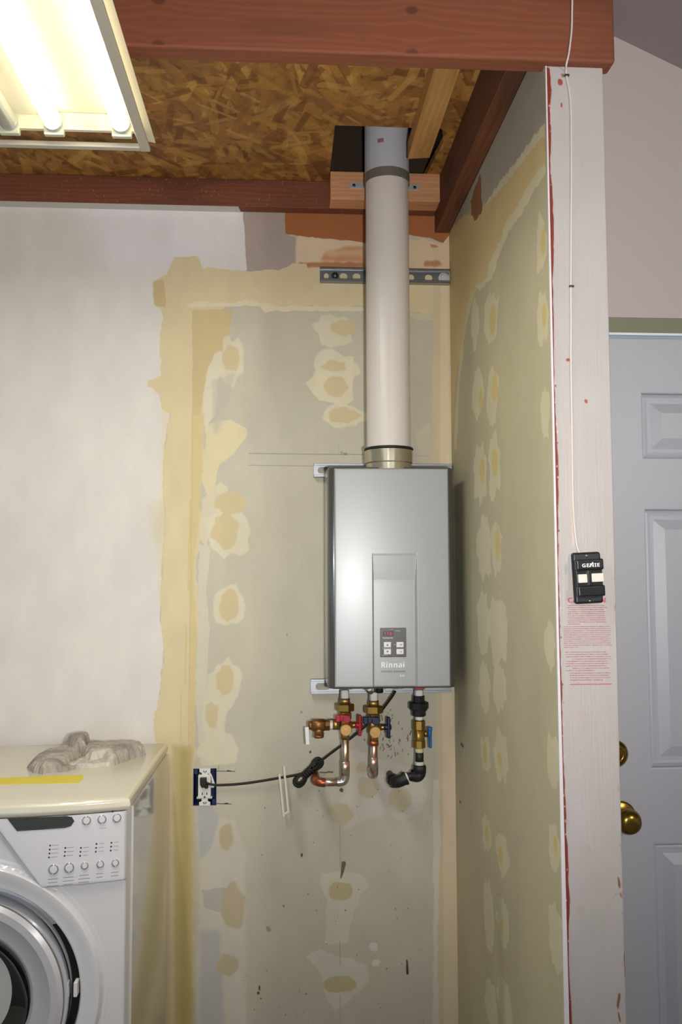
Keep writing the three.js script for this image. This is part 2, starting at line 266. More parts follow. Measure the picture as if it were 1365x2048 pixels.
  for (const e of [[-.073,.287,.003,.007],[-.076,.273,.004,.004],[.164,.838,.006,.006],[.048,.655,.003,.006],[.073,.949,.003,.004],[.108,1.002,.006,.006],[-.004,.513,.002,.003]]) P(ell(e), '#45403a', { alpha: 0.9, rough: 0.0004 });
  for (let i = 0; i < 90; i++) { const [x, y] = [rr(-0.12, 0.44), rr(0.15, 0.95)]; P(ell([x, y, rr(0.0008, 0.0022), rr(0.0008, 0.003)]), '#55504a', { alpha: rr(0.25, 0.8), rough: 0.0003 }); }
  // soot spatter between the pipes
  for (let i = 0; i < 60; i++) { const x = 0.3 + (rnd() + rnd() - 1) * 0.085, y = 0.985 + (rnd() + rnd() - 1) * 0.085, a = rr(0.6, 2.2), L = rr(0.001, 0.012); stroke(S, [[x, y], [x + Math.cos(a) * L, y + Math.sin(a) * L]], '#3a2f2a', rr(0.0012, 0.003), rr(0.4, 0.95)); }
  P([[.123,1.245],[.22,1.244],[.219,1.098],[.101,1.099]], '#bdb7a2', { alpha: 0.01 });
  for (const e of [[.005,1.289,.003,.003],[.047,1.063,.004,.004],[-.049,.45,.007,.008]]) P(ell(e), '#8e8a78', { alpha: 0.7 });
  mottle(S, 0.06, 18, 9, 4, 0.025);
}
const wallMat = std('#ffffff', 0.62, 0, { map: tex(SB), ...wallRough });
{
  const g = extrude([[-2.6, 0], [0.615, 0], [0.615, 4.2], [-2.6, 4.2]], 0.1, 0, [[[-0.266, 0.802], [-0.266, 0.907], [-0.199, 0.907], [-0.199, 0.802]]]).translate(0, 0, -0.1);
  struct('wall_back', planar(g, 'x', 'y', SB.x0, SB.y0, SB.w, SB.h), wallMat, 'patched and half painted drywall wall behind the silver water heater');
}

// ---------------------------------------------------------------- right partition wall
const SR = sheet(1.05, 2.56, 760, -0.03, 0);
{
  const S = SR, g = S.g, P = (pts, c, o) => blob(S, pts, c, o);
  g.fillStyle = '#bcb497'; g.fillRect(0, 0, S.c.width, S.c.height);
  for (let i = 0; i < 30; i++) P(ell([rr(0, 1), rr(0, 2.4), rr(0.05, 0.2), rr(0.08, 0.3)]), i % 2 ? '#b3ab90' : '#c2b995', { alpha: 0.25, blur: 0.04 });
  P([[-0.03, 2.56], [1.02, 2.56], [1.02, 2.34], [0.6, 2.36], [0.3, 2.46], [-0.03, 2.5]], '#a9a698', { blur: 0.01 });
  P([[.994,2.332],[.886,2.345],[.726,2.368],[.595,2.383],[.468,2.401],[.333,2.441],[.18,2.49],[.052,2.512],[.003,2.508],[-.014,1.844],[.04,1.942],[.094,2.066],[.178,2.118],[.257,2.168],[.324,2.203],[.362,2.217],[.478,2.205],[.549,2.228],[.644,2.239],[.673,2.256],[.803,2.254],[.888,2.263],[.989,2.259]], '#d6c08c', { rough: 0.006 });
  P([[.994,2.344],[.887,2.356],[.704,2.378],[.56,2.395],[.49,2.4],[.559,2.379],[.725,2.353],[.885,2.335],[.993,2.319]], '#dcd6b8', { alpha: 0.95, rough: 0.006 });
  P([[.989,2.264],[.881,2.272],[.783,2.266],[.665,2.271],[.64,2.245],[.524,2.24],[.489,2.208],[.351,2.228],[.409,2.202],[.547,2.188],[.623,2.216],[.695,2.236],[.821,2.235],[.916,2.242],[.988,2.244]], '#d9d2b0', { alpha: 0.95, rough: 0.006 });
  P([[.287,2.228],[.35,2.221],[.257,2.168],[.177,2.104],[.213,2.109],[.136,2.026],[.08,1.831],[.034,1.837],[.074,1.981],[.156,2.109],[.217,2.179]], '#d3cba8', { alpha: 0.9, rough: 0.004 });
  P([[.316,2.483],[.44,2.501],[.451,2.397],[.362,2.408],[.32,2.439]], '#8d5c38', { rough: 0.006 });
  for (const e of [[.53,2.092,.067,.061],[.345,2.135,.043,.06],[.369,1.938,.059,.059],[.533,1.9,.056,.067],[.385,1.726,.07,.077],[.538,1.728,.055,.072],[.953,2.118,.033,.054],[.953,1.968,.036,.049],[.957,1.779,.026,.053],[.418,1.533,.073,.076],[.545,1.532,.05,.062],[.401,1.347,.068,.076],[.547,1.332,.084,.083],[.396,1.189,.056,.063],[.554,1.205,.059,.049],[.957,1.336,.029,.043],[.397,1.018,.051,.04],[.562,1.045,.067,.052],[.962,1.118,.035,.045],[.4,.819,.05,.042],[.553,.822,.058,.044],[.961,.961,.031,.037],[.409,.624,.049,.086],[.552,.666,.058,.046],[.962,.795,.043,.055],[.423,.423,.065,.054],[.559,.487,.062,.051]]) P(ell(e, 1.08, 0.22), '#d4cdae', { alpha: 0.8, rough: 0.006 });
  for (const e of [[.545,2.083,.035,.034],[.555,1.915,.03,.036],[.403,1.915,.023,.032],[.408,1.733,.028,.032],[.543,1.735,.03,.036],[.56,1.536,.025,.04],[.966,2.114,.016,.027],[.963,1.97,.016,.024],[.397,1.018,.022,.028],[.547,1.033,.024,.019],[.406,.82,.022,.022],[.543,.814,.024,.019],[.547,.658,.019,.016],[.97,.966,.012,.017]]) P(ell(e, 1, 0.1), '#cdb978', { alpha: 0.95, blur: 0.003 });
  for (const e of [[.107,.983,.021,.006],[.067,.815,.015,.004]]) P(ell(e), '#55504a', { rough: 0.001 });
  P([[0.5, 0.4], [0.56, 0.42], [0.54, 0.75], [0.5, 0.7]], '#a39a7c', { alpha: 0.5, blur: 0.01 });
  mottle(S, 0.06, 10, 8, 14, 0.025);
}
struct('wall_right', planar(merge([box(0.5016, 0.612, 0, 2.514, 0, 0.88), box(0.5016, 0.5034, 0, 2.452, 0.88, 0.9995), box(0.5016, 0.56, 2.453, 2.514, 0.88, 0.972)]), 'z', 'y', SR.x0, SR.y0, SR.w, SR.h), std('#ffffff', 0.62, 0, { map: tex(SR), ...wallRough }), 'narrow drywall partition with mud patches, right of the water heater');
struct('wall_right', box(0.56, 0.612, 2.514, 4.0, 0, 0.96), M.pinkWhite, 'white gable panel above the partition, behind the front beam');

// post at the end of the partition
const SP = sheet(0.12, 2.46, 800, 0.5, 0);
{
  const S = SP, g = S.g, P = (pts, c, o) => blob(S, pts, c, o);
  g.fillStyle = '#b6b0ad'; g.fillRect(0, 0, S.c.width, S.c.height);
  for (let i = 0; i < 40; i++) P(ell([rr(0.51, 0.62), rr(0, 2.4), rr(0.01, 0.05), rr(0.03, 0.15)]), ['#b1aba6', '#bcb6b4', '#b0adac'][i % 3], { alpha: 0.3, blur: 0.012 });
  // bare red edge on the left, ragged
  P([[.497,2.449],[.511,2.449],[.513,2.404],[.51,2.369],[.511,2.324],[.508,2.254],[.512,2.165],[.512,2.086],[.508,2.027],[.509,1.95],[.508,1.873],[.508,1.796],[.51,1.739],[.512,1.644],[.509,1.55],[.508,1.466],[.509,1.346],[.51,1.254],[.51,1.163],[.512,1.055],[.514,.966],[.516,.877],[.513,.806],[.514,.736],[.517,.649],[.493,.65],[.49,1.42],[.49,1.988]], '#7e2f20', { rough: 0.0012 });
  for (let i = 0; i < 70; i++) { const y = rr(0.5, 2.42); P(ell([0.508 + rr(0, 0.005), y, rr(0.0005, 0.0012), rr(0.0008, 0.003)]), rnd() < 0.7 ? '#ddd2c6' : '#6a2a1c', { alpha: 0.9, rough: 0.0005 }); }
  // chips along the right edge
  for (const q of [[[.607,.919],[.611,.91],[.612,.894],[.608,.897]], [[.61,.89],[.614,.883],[.615,.876],[.61,.881]], [[.603,.712],[.608,.709],[.604,.69],[.602,.68],[.599,.69]], [[.601,.681],[.605,.672],[.606,.657],[.602,.664]], [[.615,.786],[.619,.781],[.618,.733],[.615,.742]]]) P(q, '#7d5a45', { rough: 0.0008 });
  for (let i = 0; i < 60; i++) P(ell([rr(0.612, 0.62), rr(0.3, 1.6), rr(0.0006, 0.002), rr(0.002, 0.01)]), '#b98d83', { alpha: 0.7, rough: 0.0005 });
  // dents, smudges, red spots
  for (const e of [[.535,1.873,.004,.003],[.568,1.794,.003,.004],[.531,2.42,.005,.007],[.533,2.374,.002,.005]]) P(ell(e), '#9c4030', { rough: 0.0006, alpha: 0.9 });
  for (const e of [[.547,1.21,.009,.005],[.551,.967,.008,.006],[.535,.859,.009,.009],[.511,1.961,.003,.003]]) P(ell(e), '#b9a597', { alpha: 0.6, blur: 0.002 });
  for (const e of [[.538,2.433,.004,.003]]) P(ell(e), '#7a6a60');
  stroke(S, [[.513,1.961],[.518,1.958],[.543,1.959]], '#b7aca4', 0.0008, 0.8);
  stroke(S, [[.597,.879],[.603,.885],[.608,.885]], '#8d7468', 0.0009, 0.8);
  stroke(S, [[.538,1.748],[.537,1.606],[.538,1.522]], '#dccabd', 0.004, 0.6);
  for (let i = 0; i < 25; i++) P(ell([rr(0.52, 0.61), rr(0.5, 1.4), rr(0.0006, 0.003), rr(0.0006, 0.003)]), '#a89c92', { alpha: rr(0.2, 0.7), rough: 0.0005 });
  mottle(S, 0.04, 22, 14, 24, 0.015);
}
{
  const g = new RoundedBoxGeometry(0.1134, 2.453, 0.119, 2, 0.003).translate(0.5602, 1.2265, 0.9405);
  struct('wall_post', planar(g, 'x', 'y', SP.x0, SP.y0, SP.w, SP.h), std('#ffffff', 0.55, 0, { map: tex(SP), ...wallRough }), 'white painted timber post with a bare red left edge');
}
struct('trim_1', extrude([[0.5016, 0], [0.5105, 0], [0.51, 0.7], [0.5075, 1.1], [0.5055, 1.35], [0.505, 2.0], [0.504, 2.45], [0.5016, 2.45]], 0.004).translate(0, 0, 0.9995), std('#dcd8dc', 0.45), 'thin white metal edge strip along the drywall end');

// ---------------------------------------------------------------- door wall beyond the post, its door and the sloping ceiling
{
  const D0 = 0.69, D1 = 1.62;
  const g = extrude([[0.612, 0], [D0 - 0.03, 0], [D0 - 0.03, 2.072], [D1 + 0.03, 2.072], [D1 + 0.03, 0], [3.2, 0], [3.2, 4], [0.612, 4]], 0.12).translate(0, 0, 0.5);
  struct('wall_side', planar(g, 'x', 'y', 0, 0, 1, 1), std('#b9aeab', 0.7, 0, wallRough), 'pale wall above the panelled door, right of the post');
  struct('trim_2', merge([box(D0 - 0.03, D1 + 0.03, 2.036, 2.072, 0.5, 0.617), box(D0 - 0.03, D0 - 0.004, 0, 2.036, 0.5, 0.617), box(D1 + 0.004, D1 + 0.03, 0, 2.036, 0.5, 0.617)]), std('#7b7d66', 0.6), 'grey green door jamb above the white door');
  struct('trim_3', box(D0 - 0.004, D1 + 0.004, 2.0305, 2.036, 0.53, 0.618), std('#e3e3e6', 0.4), 'thin pale weather strip at the top of the door');
  const door = new THREE.Group(); door.name = 'door_1'; door.position.set(D0, 0, 0.575); door.userData = { kind: 'structure', label: 'white six panel exterior door with brass knob and deadbolt' }; scene.add(door);
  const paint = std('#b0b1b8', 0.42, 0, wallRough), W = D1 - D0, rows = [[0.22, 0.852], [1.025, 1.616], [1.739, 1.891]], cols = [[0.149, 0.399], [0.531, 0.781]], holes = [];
  for (const [a, b] of rows) for (const [c, d] of cols) holes.push([[c, a], [c, b], [d, b], [d, a]]);
  part('slab', extrude([[0, 0.012], [W, 0.012], [W, 2.024], [0, 2.024]], 0.042, 0.0035, holes), paint, door);
  for (const [a, b] of rows) for (const [c, d] of cols) {
    const w = d - c, h = b - a, ring = (m, z) => [[m, m, z], [w - m, m, z], [w - m, h - m, z], [m, h - m, z]];
    const L = [ring(-0.003, 0.026), ring(0.008, 0.031), ring(0.014, 0.03), ring(0.022, 0.03), ring(0.046, 0.0395), ring(0.05, 0.0395)], pos = [], idx = [];
    L.forEach((q) => q.forEach((p) => pos.push(...p)));
    for (let k = 0; k < L.length - 1; k++) for (let i = 0; i < 4; i++) { const p = k * 4 + i, q = k * 4 + ((i + 1) % 4); idx.push(p, q, q + 4, p, q + 4, p + 4); }
    const e = (L.length - 1) * 4; idx.push(e, e + 1, e + 2, e, e + 2, e + 3);
    let pg = new THREE.BufferGeometry(); pg.setAttribute('position', new THREE.Float32BufferAttribute(pos, 3)); pg.setIndex(idx); pg = pg.toNonIndexed(); pg.computeVertexNormals(); planar(pg, 'x', 'y', 0, 0, 1, 1);
    part('panel', pg, paint, door, [c, a, 0]);
  }
  const knob = part('door_knob', lathe([[0, 0.066], [0.012, 0.066], [0.024, 0.06], [0.0285, 0.048], [0.027, 0.036], [0.018, 0.027], [0.0125, 0.022], [0.0125, 0.01], [0.03, 0.009], [0.034, 0.004], [0.034, 0]], 48), M.oldBrass, door, [0.072, 0.918, 0.042], [Math.PI / 2, 0, 0]);
  knob.userData.label = 'round aged brass knob';
  const bolt = part('deadbolt', lathe([[0, 0.016], [0.0135, 0.016], [0.0145, 0.014], [0.0145, 0.012], [0.017, 0.012], [0.019, 0.014], [0.028, 0.0085], [0.0315, 0.004], [0.0315, 0]], 48), M.oldBrass, door, [0.06, 1.058, 0.042], [Math.PI / 2, 0, 0]);
  bolt.userData.label = 'round brass deadbolt';
  part('keyhole', box(-0.0012, 0.0012, -0.006, 0.006, 0, 0.0012), M.black, door, [0.06, 1.058, 0.0575]);
}
{
  const k = -0.46, yr = (x) => 2.762 + k * (x - 0.797), P = [[3.2, yr(3.2)], [-0.9, yr(-0.9)], [-2.7, yr(-0.9) - 0.83], [-2.7, yr(-0.9) - 0.71], [-0.9, yr(-0.9) + 0.12], [3.2, yr(3.2) + 0.12]];
  struct('ceiling', planar(extrude(P, 6.3).translate(0, 0, -0.15), 'x', 'z', 0, 0, 1, 1), std('#958b8c', 0.8), 'pale sloping ceiling falling to the right beyond the post');
}
// ---------------------------------------------------------------- the rest of the garage: floor, walls, unseen window and doorway placed to let in daylight
struct('floor', planar(box(-2.7, 3.3, -0.1, 0, -0.1, 6.1), 'x', 'z', 0, 0, 1, 1), M.concrete, 'grey concrete floor');
{
  const o = extrude([[-0.1, 0], [6.1, 0], [6.1, 3.2], [-0.1, 3.2]], 0.12, 0, [[[0.12, 1.05], [0.12, 2.0], [1.15, 2.0], [1.15, 1.05]]]).rotateY(-Math.PI / 2).translate(-2.58, 0, 0);
  struct('wall_left', planar(o, 'z', 'y', 0, 0, 1, 1), M.white, 'white side wall with a window, left of the washer');
  const w = new THREE.Group(); w.name = 'window_1'; w.userData = { kind: 'structure', label: 'white sliding window out of view in the left wall, letting in daylight' }; w.position.set(-2.64, 1.05, 0.12); scene.add(w);  // out of view; daylight enters here from the left
  part('window_frame', merge([box(-0.03, 0.03, 0, 0.04, 0, 1.03), box(-0.03, 0.03, 0.91, 0.95, 0, 1.03), box(-0.03, 0.03, 0.04, 0.91, 0, 0.04), box(-0.03, 0.03, 0.04, 0.91, 0.99, 1.03), box(-0.03, 0.03, 0.04, 0.91, 0.495, 0.535)]), M.white, w);
  for (const z of [0.04, 0.535]) part('pane', box(-0.002, 0.002, 0.04, 0.91, z, z + 0.455), std('#ffffff', 0.02, 0, { transmission: 1, thickness: 0 }), w);
}
struct('wall_rear', planar(extrude([[-2.7, 0], [-2, 0], [-2, 2.1], [-0.6, 2.1], [-0.6, 0], [3.3, 0], [3.3, 4.4], [-2.7, 4.4]], 0.1).translate(0, 0, 6), 'x', 'y', 0, 0, 1, 1), M.white, 'white rear wall out of view, its open doorway letting in daylight from behind');  // out of view; opening sized for daylight from behind
struct('wall_far_right', box(3.2, 3.3, 0, 3.2, 0.5, 6.1), M.white, 'white wall on the far right of the garage');
struct('ground', box(-12, 12, -0.25, -0.1, -6, 16), std('#7b7a70', 0.95), 'driveway and yard outside the garage');
{
  const leaf = new THREE.PlaneGeometry(0.09, 0.05), h = new THREE.InstancedMesh(leaf, std('#4f7a2c', 0.7, 0, { transmission: 0.3, thickness: 0, side: THREE.DoubleSide }), 5200), m = new THREE.Matrix4(), q = new THREE.Quaternion(), e = new THREE.Euler();
  for (let i = 0; i < 5200; i++) { e.set(rr(-1, 1), rr(0, 6.28), rr(-1, 1)); q.setFromEuler(e); m.compose(new THREE.Vector3(-5 + rr(-0.5, 0.5), rr(-0.1, 2.4), rr(-2.5, 3)), q, new THREE.Vector3(1, 1, 1).multiplyScalar(rr(0.7, 1.5))); h.setMatrixAt(i, m); }
  h.name = 'hedge'; h.userData = { label: 'leafy green hedge out of view past the left window, for the heater case to reflect', category: 'hedge', kind: 'stuff' }; h.castShadow = true; scene.add(h);  // out of view; gives the heater case green to reflect
}

// ---------------------------------------------------------------- timbers and loft board over the alcove
{
  // oriented strand board
  const S = sheet(1.1, 1.1, 900, 0, 0), g = S.g; g.fillStyle = '#8a5f2c'; g.fillRect(0, 0, 990, 990);
  const cols = ['#a0702f', '#ad7a34', '#8f5f28', '#b98a45', '#7a4c1e', '#a06c36', '#6a4018', '#ab7e3e', '#c4964c'];
  for (let i = 0; i < 2000; i++) {
    const L = rr(0.04, 0.15), W = rr(0.01, 0.034), a = rnd() < 0.4 ? rr(0.6, 2.0) : rr(-1.6, 1.6), x = rr(0, 990), y = rr(0, 990);
    for (const dx of [0, -990, 990]) for (const dy of [0, -990, 990]) { if (x + dx < -130 || x + dx > 1120 || y + dy < -130 || y + dy > 1120) continue; g.save(); g.translate(x + dx, y + dy); g.rotate(a); g.globalAlpha = 0.6; g.fillStyle = cols[(i * 7) % 9]; g.beginPath(); g.moveTo((-L / 2) * 900, 0); g.lineTo((-L / 2 + W * 0.4) * 900, (-W / 2) * 900); g.lineTo((L / 2) * 900, (-W * 0.35) * 900); g.lineTo((L / 2 - W * 0.3) * 900, W * 0.5 * 900); g.lineTo((-L / 2 + 0.004) * 900, W * 0.4 * 900); g.closePath(); g.fill(); g.globalAlpha = 0.14; g.strokeStyle = '#3d2509'; g.lineWidth = 1; g.stroke(); g.restore(); }
  }
  mottle(S, 0.25, 9, 9, 5, 0.05);
  const shape = new THREE.Shape([[-2.6, 0], [0.6, 0], [0.6, 0.972], [-2.6, 0.972]].map(([x, z]) => new THREE.Vector2(x, z)));
  shape.holes.push(new THREE.Path([[0.129, 0.045], [0.129, 0.372], [0.415, 0.37], [0.432, 0.3], [0.412, 0.06]].map(([x, z]) => new THREE.Vector2(x, z))));
  const o = new THREE.ExtrudeGeometry(shape, { depth: 0.018, bevelEnabled: false }).rotateX(Math.PI / 2).translate(0, 2.67, 0);
  struct('ceiling_board', planar(o, 'x', 'z', 0, 0, 1.1, 1.1), std('#ffffff', 0.7, 0, { map: tex(S, true) }), 'strand board loft floor with a hole cut for the vent pipe');
}
// dark chase boards above the hole, mostly out of view, keeping it dark inside
struct('ceiling_chase', merge([box(0.105, 0.129, 2.671, 3.2, 0.02, 0.4), box(0.436, 0.46, 2.671, 3.2, 0.02, 0.4), box(0.105, 0.46, 2.671, 3.2, 0.376, 0.4), box(0.105, 0.46, 2.671, 3.2, 0.005, 0.03), box(0.105, 0.46, 3.2, 3.22, 0.005, 0.4)]), M.chase, 'dark boxed shaft above the hole in the strand board, mostly out of view, keeping the hole dark');
{
  const b1 = struct('beam', grain(new RoundedBoxGeometry(3.25, 0.32, 0.045, 2, 0.006).translate(-0.99, 2.613, 0.9955), 'x'), M.redwood, 'wide red brown front beam resting on the white post');
  const b2 = struct('beam', grain(rbox(-2.6, 0.456, 2.567, 2.652, 0, 0.04, 0.003), 'x', 0.31), M.ledger, 'red brown ledger timber along the top of the back wall');
  const b3 = struct('beam', grain(rbox(0.457, 0.5016, 2.514, 2.652, 0.002, 0.972, 0.003), 'z', 0.13), M.darkwood, 'dark brown side beam above the right partition wall');
  void [b1, b2, b3];
}
solo('ledger_paint', planar(extrude([[-.942,2.584],[-.411,2.587],[-.143,2.587],[-.137,2.578],[-.941,2.559]].map(([x], i) => [x, i < 3 ? [0.0405, 0.0405, 0.0405][i] : 0]), 0.0006).rotateX(Math.PI / 2).translate(0, 2.567, 0), 'x', 'z', 0, 0, 1, 1), std('#cbc8c4', 0.6), 'strip of white paint on the underside of the back ledger timber', 'paint');
solo('wood_block', grain(rbox(0.13, 0.456, 2.567, 2.652, 0.041, 0.1095, 0.003), 'x', 0.55), M.fresh, 'short fresh reddish wood block behind the vent pipe', 'wood block');
{
  const g = rbox(0.333, 0.392, 2.602, 2.651, 0.285, 0.971, 0.002), p = g.attributes.position;
  for (let i = 0; i < p.count; i++) if (p.getZ(i) < 0.4) p.setZ(i, p.getZ(i) + 0.03 * fbm(p.getX(i) * 60, p.getY(i) * 60, 3));
  solo('wood_batten', grain(g, 'z', 0.77), M.pine, 'pale square wood batten with a broken end under the strand board', 'batten');
}

// ---------------------------------------------------------------- fluorescent fixture
{
  const f = thing('fluorescent_fixture', 'open cream fluorescent ceiling fixture with two glowing tubes, upper left', 'ceiling light', [-0.535, 2.39, 0.73]);
  const x1 = 0.239, L = 1.27;   // local: centre line x = 0, z from 0
  part('rim', merge([rbox(x1 - 0.021, x1, 0, 0.009, 0, L, 0.002), rbox(-x1, -x1 + 0.021, 0, 0.009, 0, L, 0.002), rbox(-x1 + 0.02, x1 - 0.02, 0, 0.011, 0.002, 0.018, 0.002), rbox(-x1 + 0.02, x1 - 0.02, 0, 0.011, L - 0.018, L - 0.002, 0.002)]), std('#b9b3a4', 0.5), f);
  for (const s of [-1, 1]) {
    const pts = [[0.212 * s, 0.055], [0.212 * s, 0.0535], [0.232 * s, 0.022], [0.2505 * s, 0.018], [0.2505 * s, 0.0195], [0.233 * s, 0.0235]];
    part('side_flange', extrude(s > 0 ? pts.reverse() : pts, L - 0.01), M.cream, f, [0, 0, 0.005]);
  }
  part('reflector', merge([box(-0.215, 0.215, 0.054, 0.057, 0.02, L - 0.02), box(-0.055, 0.055, 0.046, 0.0545, 0.06, L - 0.06)]), std('#ece6cf', 0.35), f);
  for (const z of [0.048, L - 0.058]) part('socket_bar', rbox(-0.215, 0.215, 0.016, 0.053, z, z + 0.01, 0.001), M.cream, f);
  for (const z of [0.02, L - 0.02]) part('hanger_clip', rbox(x1 - 0.02, x1 - 0.012, 0.008, 0.03, z - 0.008, z + 0.008, 0.001), M.zinc, f);
  const glow = std('#ffffff', 0.4, 0, { emissive: new THREE.Color(1, 0.93, 0.66), emissiveIntensity: 4.5 }), dead = std('#e8e6dc', 0.25);
  for (const [x, lit] of [[0.187, 1], [0.046, 1], [-0.046, 0], [-0.187, 0]]) {
    part('fluorescent_tube', cyl(0.0185, 0, L - 0.14, 0.004, 28).rotateX(Math.PI / 2).translate(x, 0.027, 0.067), lit ? glow : dead, f);
    for (const z of [0.058, L - 0.073]) part('end_cap', cyl(0.0188, 0, 0.012, 0.002, 28).rotateX(Math.PI / 2).translate(x, 0.027, z), M.zinc, f);
    for (const z of [0.046, L - 0.062]) part('tube_socket', rbox(x - 0.021, x + 0.021, 0.004, 0.05, z, z + 0.014, 0.003), std('#c9cbb4', 0.5), f);
    if (lit) {
      const a = new THREE.RectAreaLight(new THREE.Color(1, 0.965, 0.86), 57, 0.036, L - 0.15);
      a.position.set(x, 0.007, 0.067 + (L - 0.14) / 2); a.rotation.set(-Math.PI / 2, 0, 0); f.add(a);
    }
  }
  part('screw_cap', lathe([[0, 0.006], [0.006, 0.004], [0.008, 0]], 20).rotateX(Math.PI / 2), M.cream, f, [0.118, 0.03, 0.058]);
  part('screw_cap', lathe([[0, 0.006], [0.006, 0.004], [0.008, 0]], 20).rotateX(Math.PI / 2), M.cream, f, [0.135, 0.027, 0.058]);
}

// added fill lamp behind the viewer, shaped as a hanging globe
{
  const t = thing('added_fill_lamp', 'added fill lamp, a white glass globe out of view behind the viewer', 'lamp', [1.7, 2.1, 3.2]);
  part('globe', new THREE.SphereGeometry(0.09, 32, 20), std('#ffffff', 0.3, 0, { emissive: new THREE.Color(1, 0.95, 0.9), emissiveIntensity: 3 }), t);
  part('cord', new THREE.CylinderGeometry(0.004, 0.004, 0.2, 10).translate(0, 0.19, 0), M.rubber, t);
  part('cap', lathe([[0, 0.13], [0.03, 0.12], [0.04, 0.075]], 24), M.darkSteel, t);
  const l = new THREE.PointLight(new THREE.Color(1, 0.95, 0.9), 4.6, 0, 2); l.position.set(0, -0.02, -0.12); l.shadow.radius = 5; l.castShadow = true; t.add(l);
}

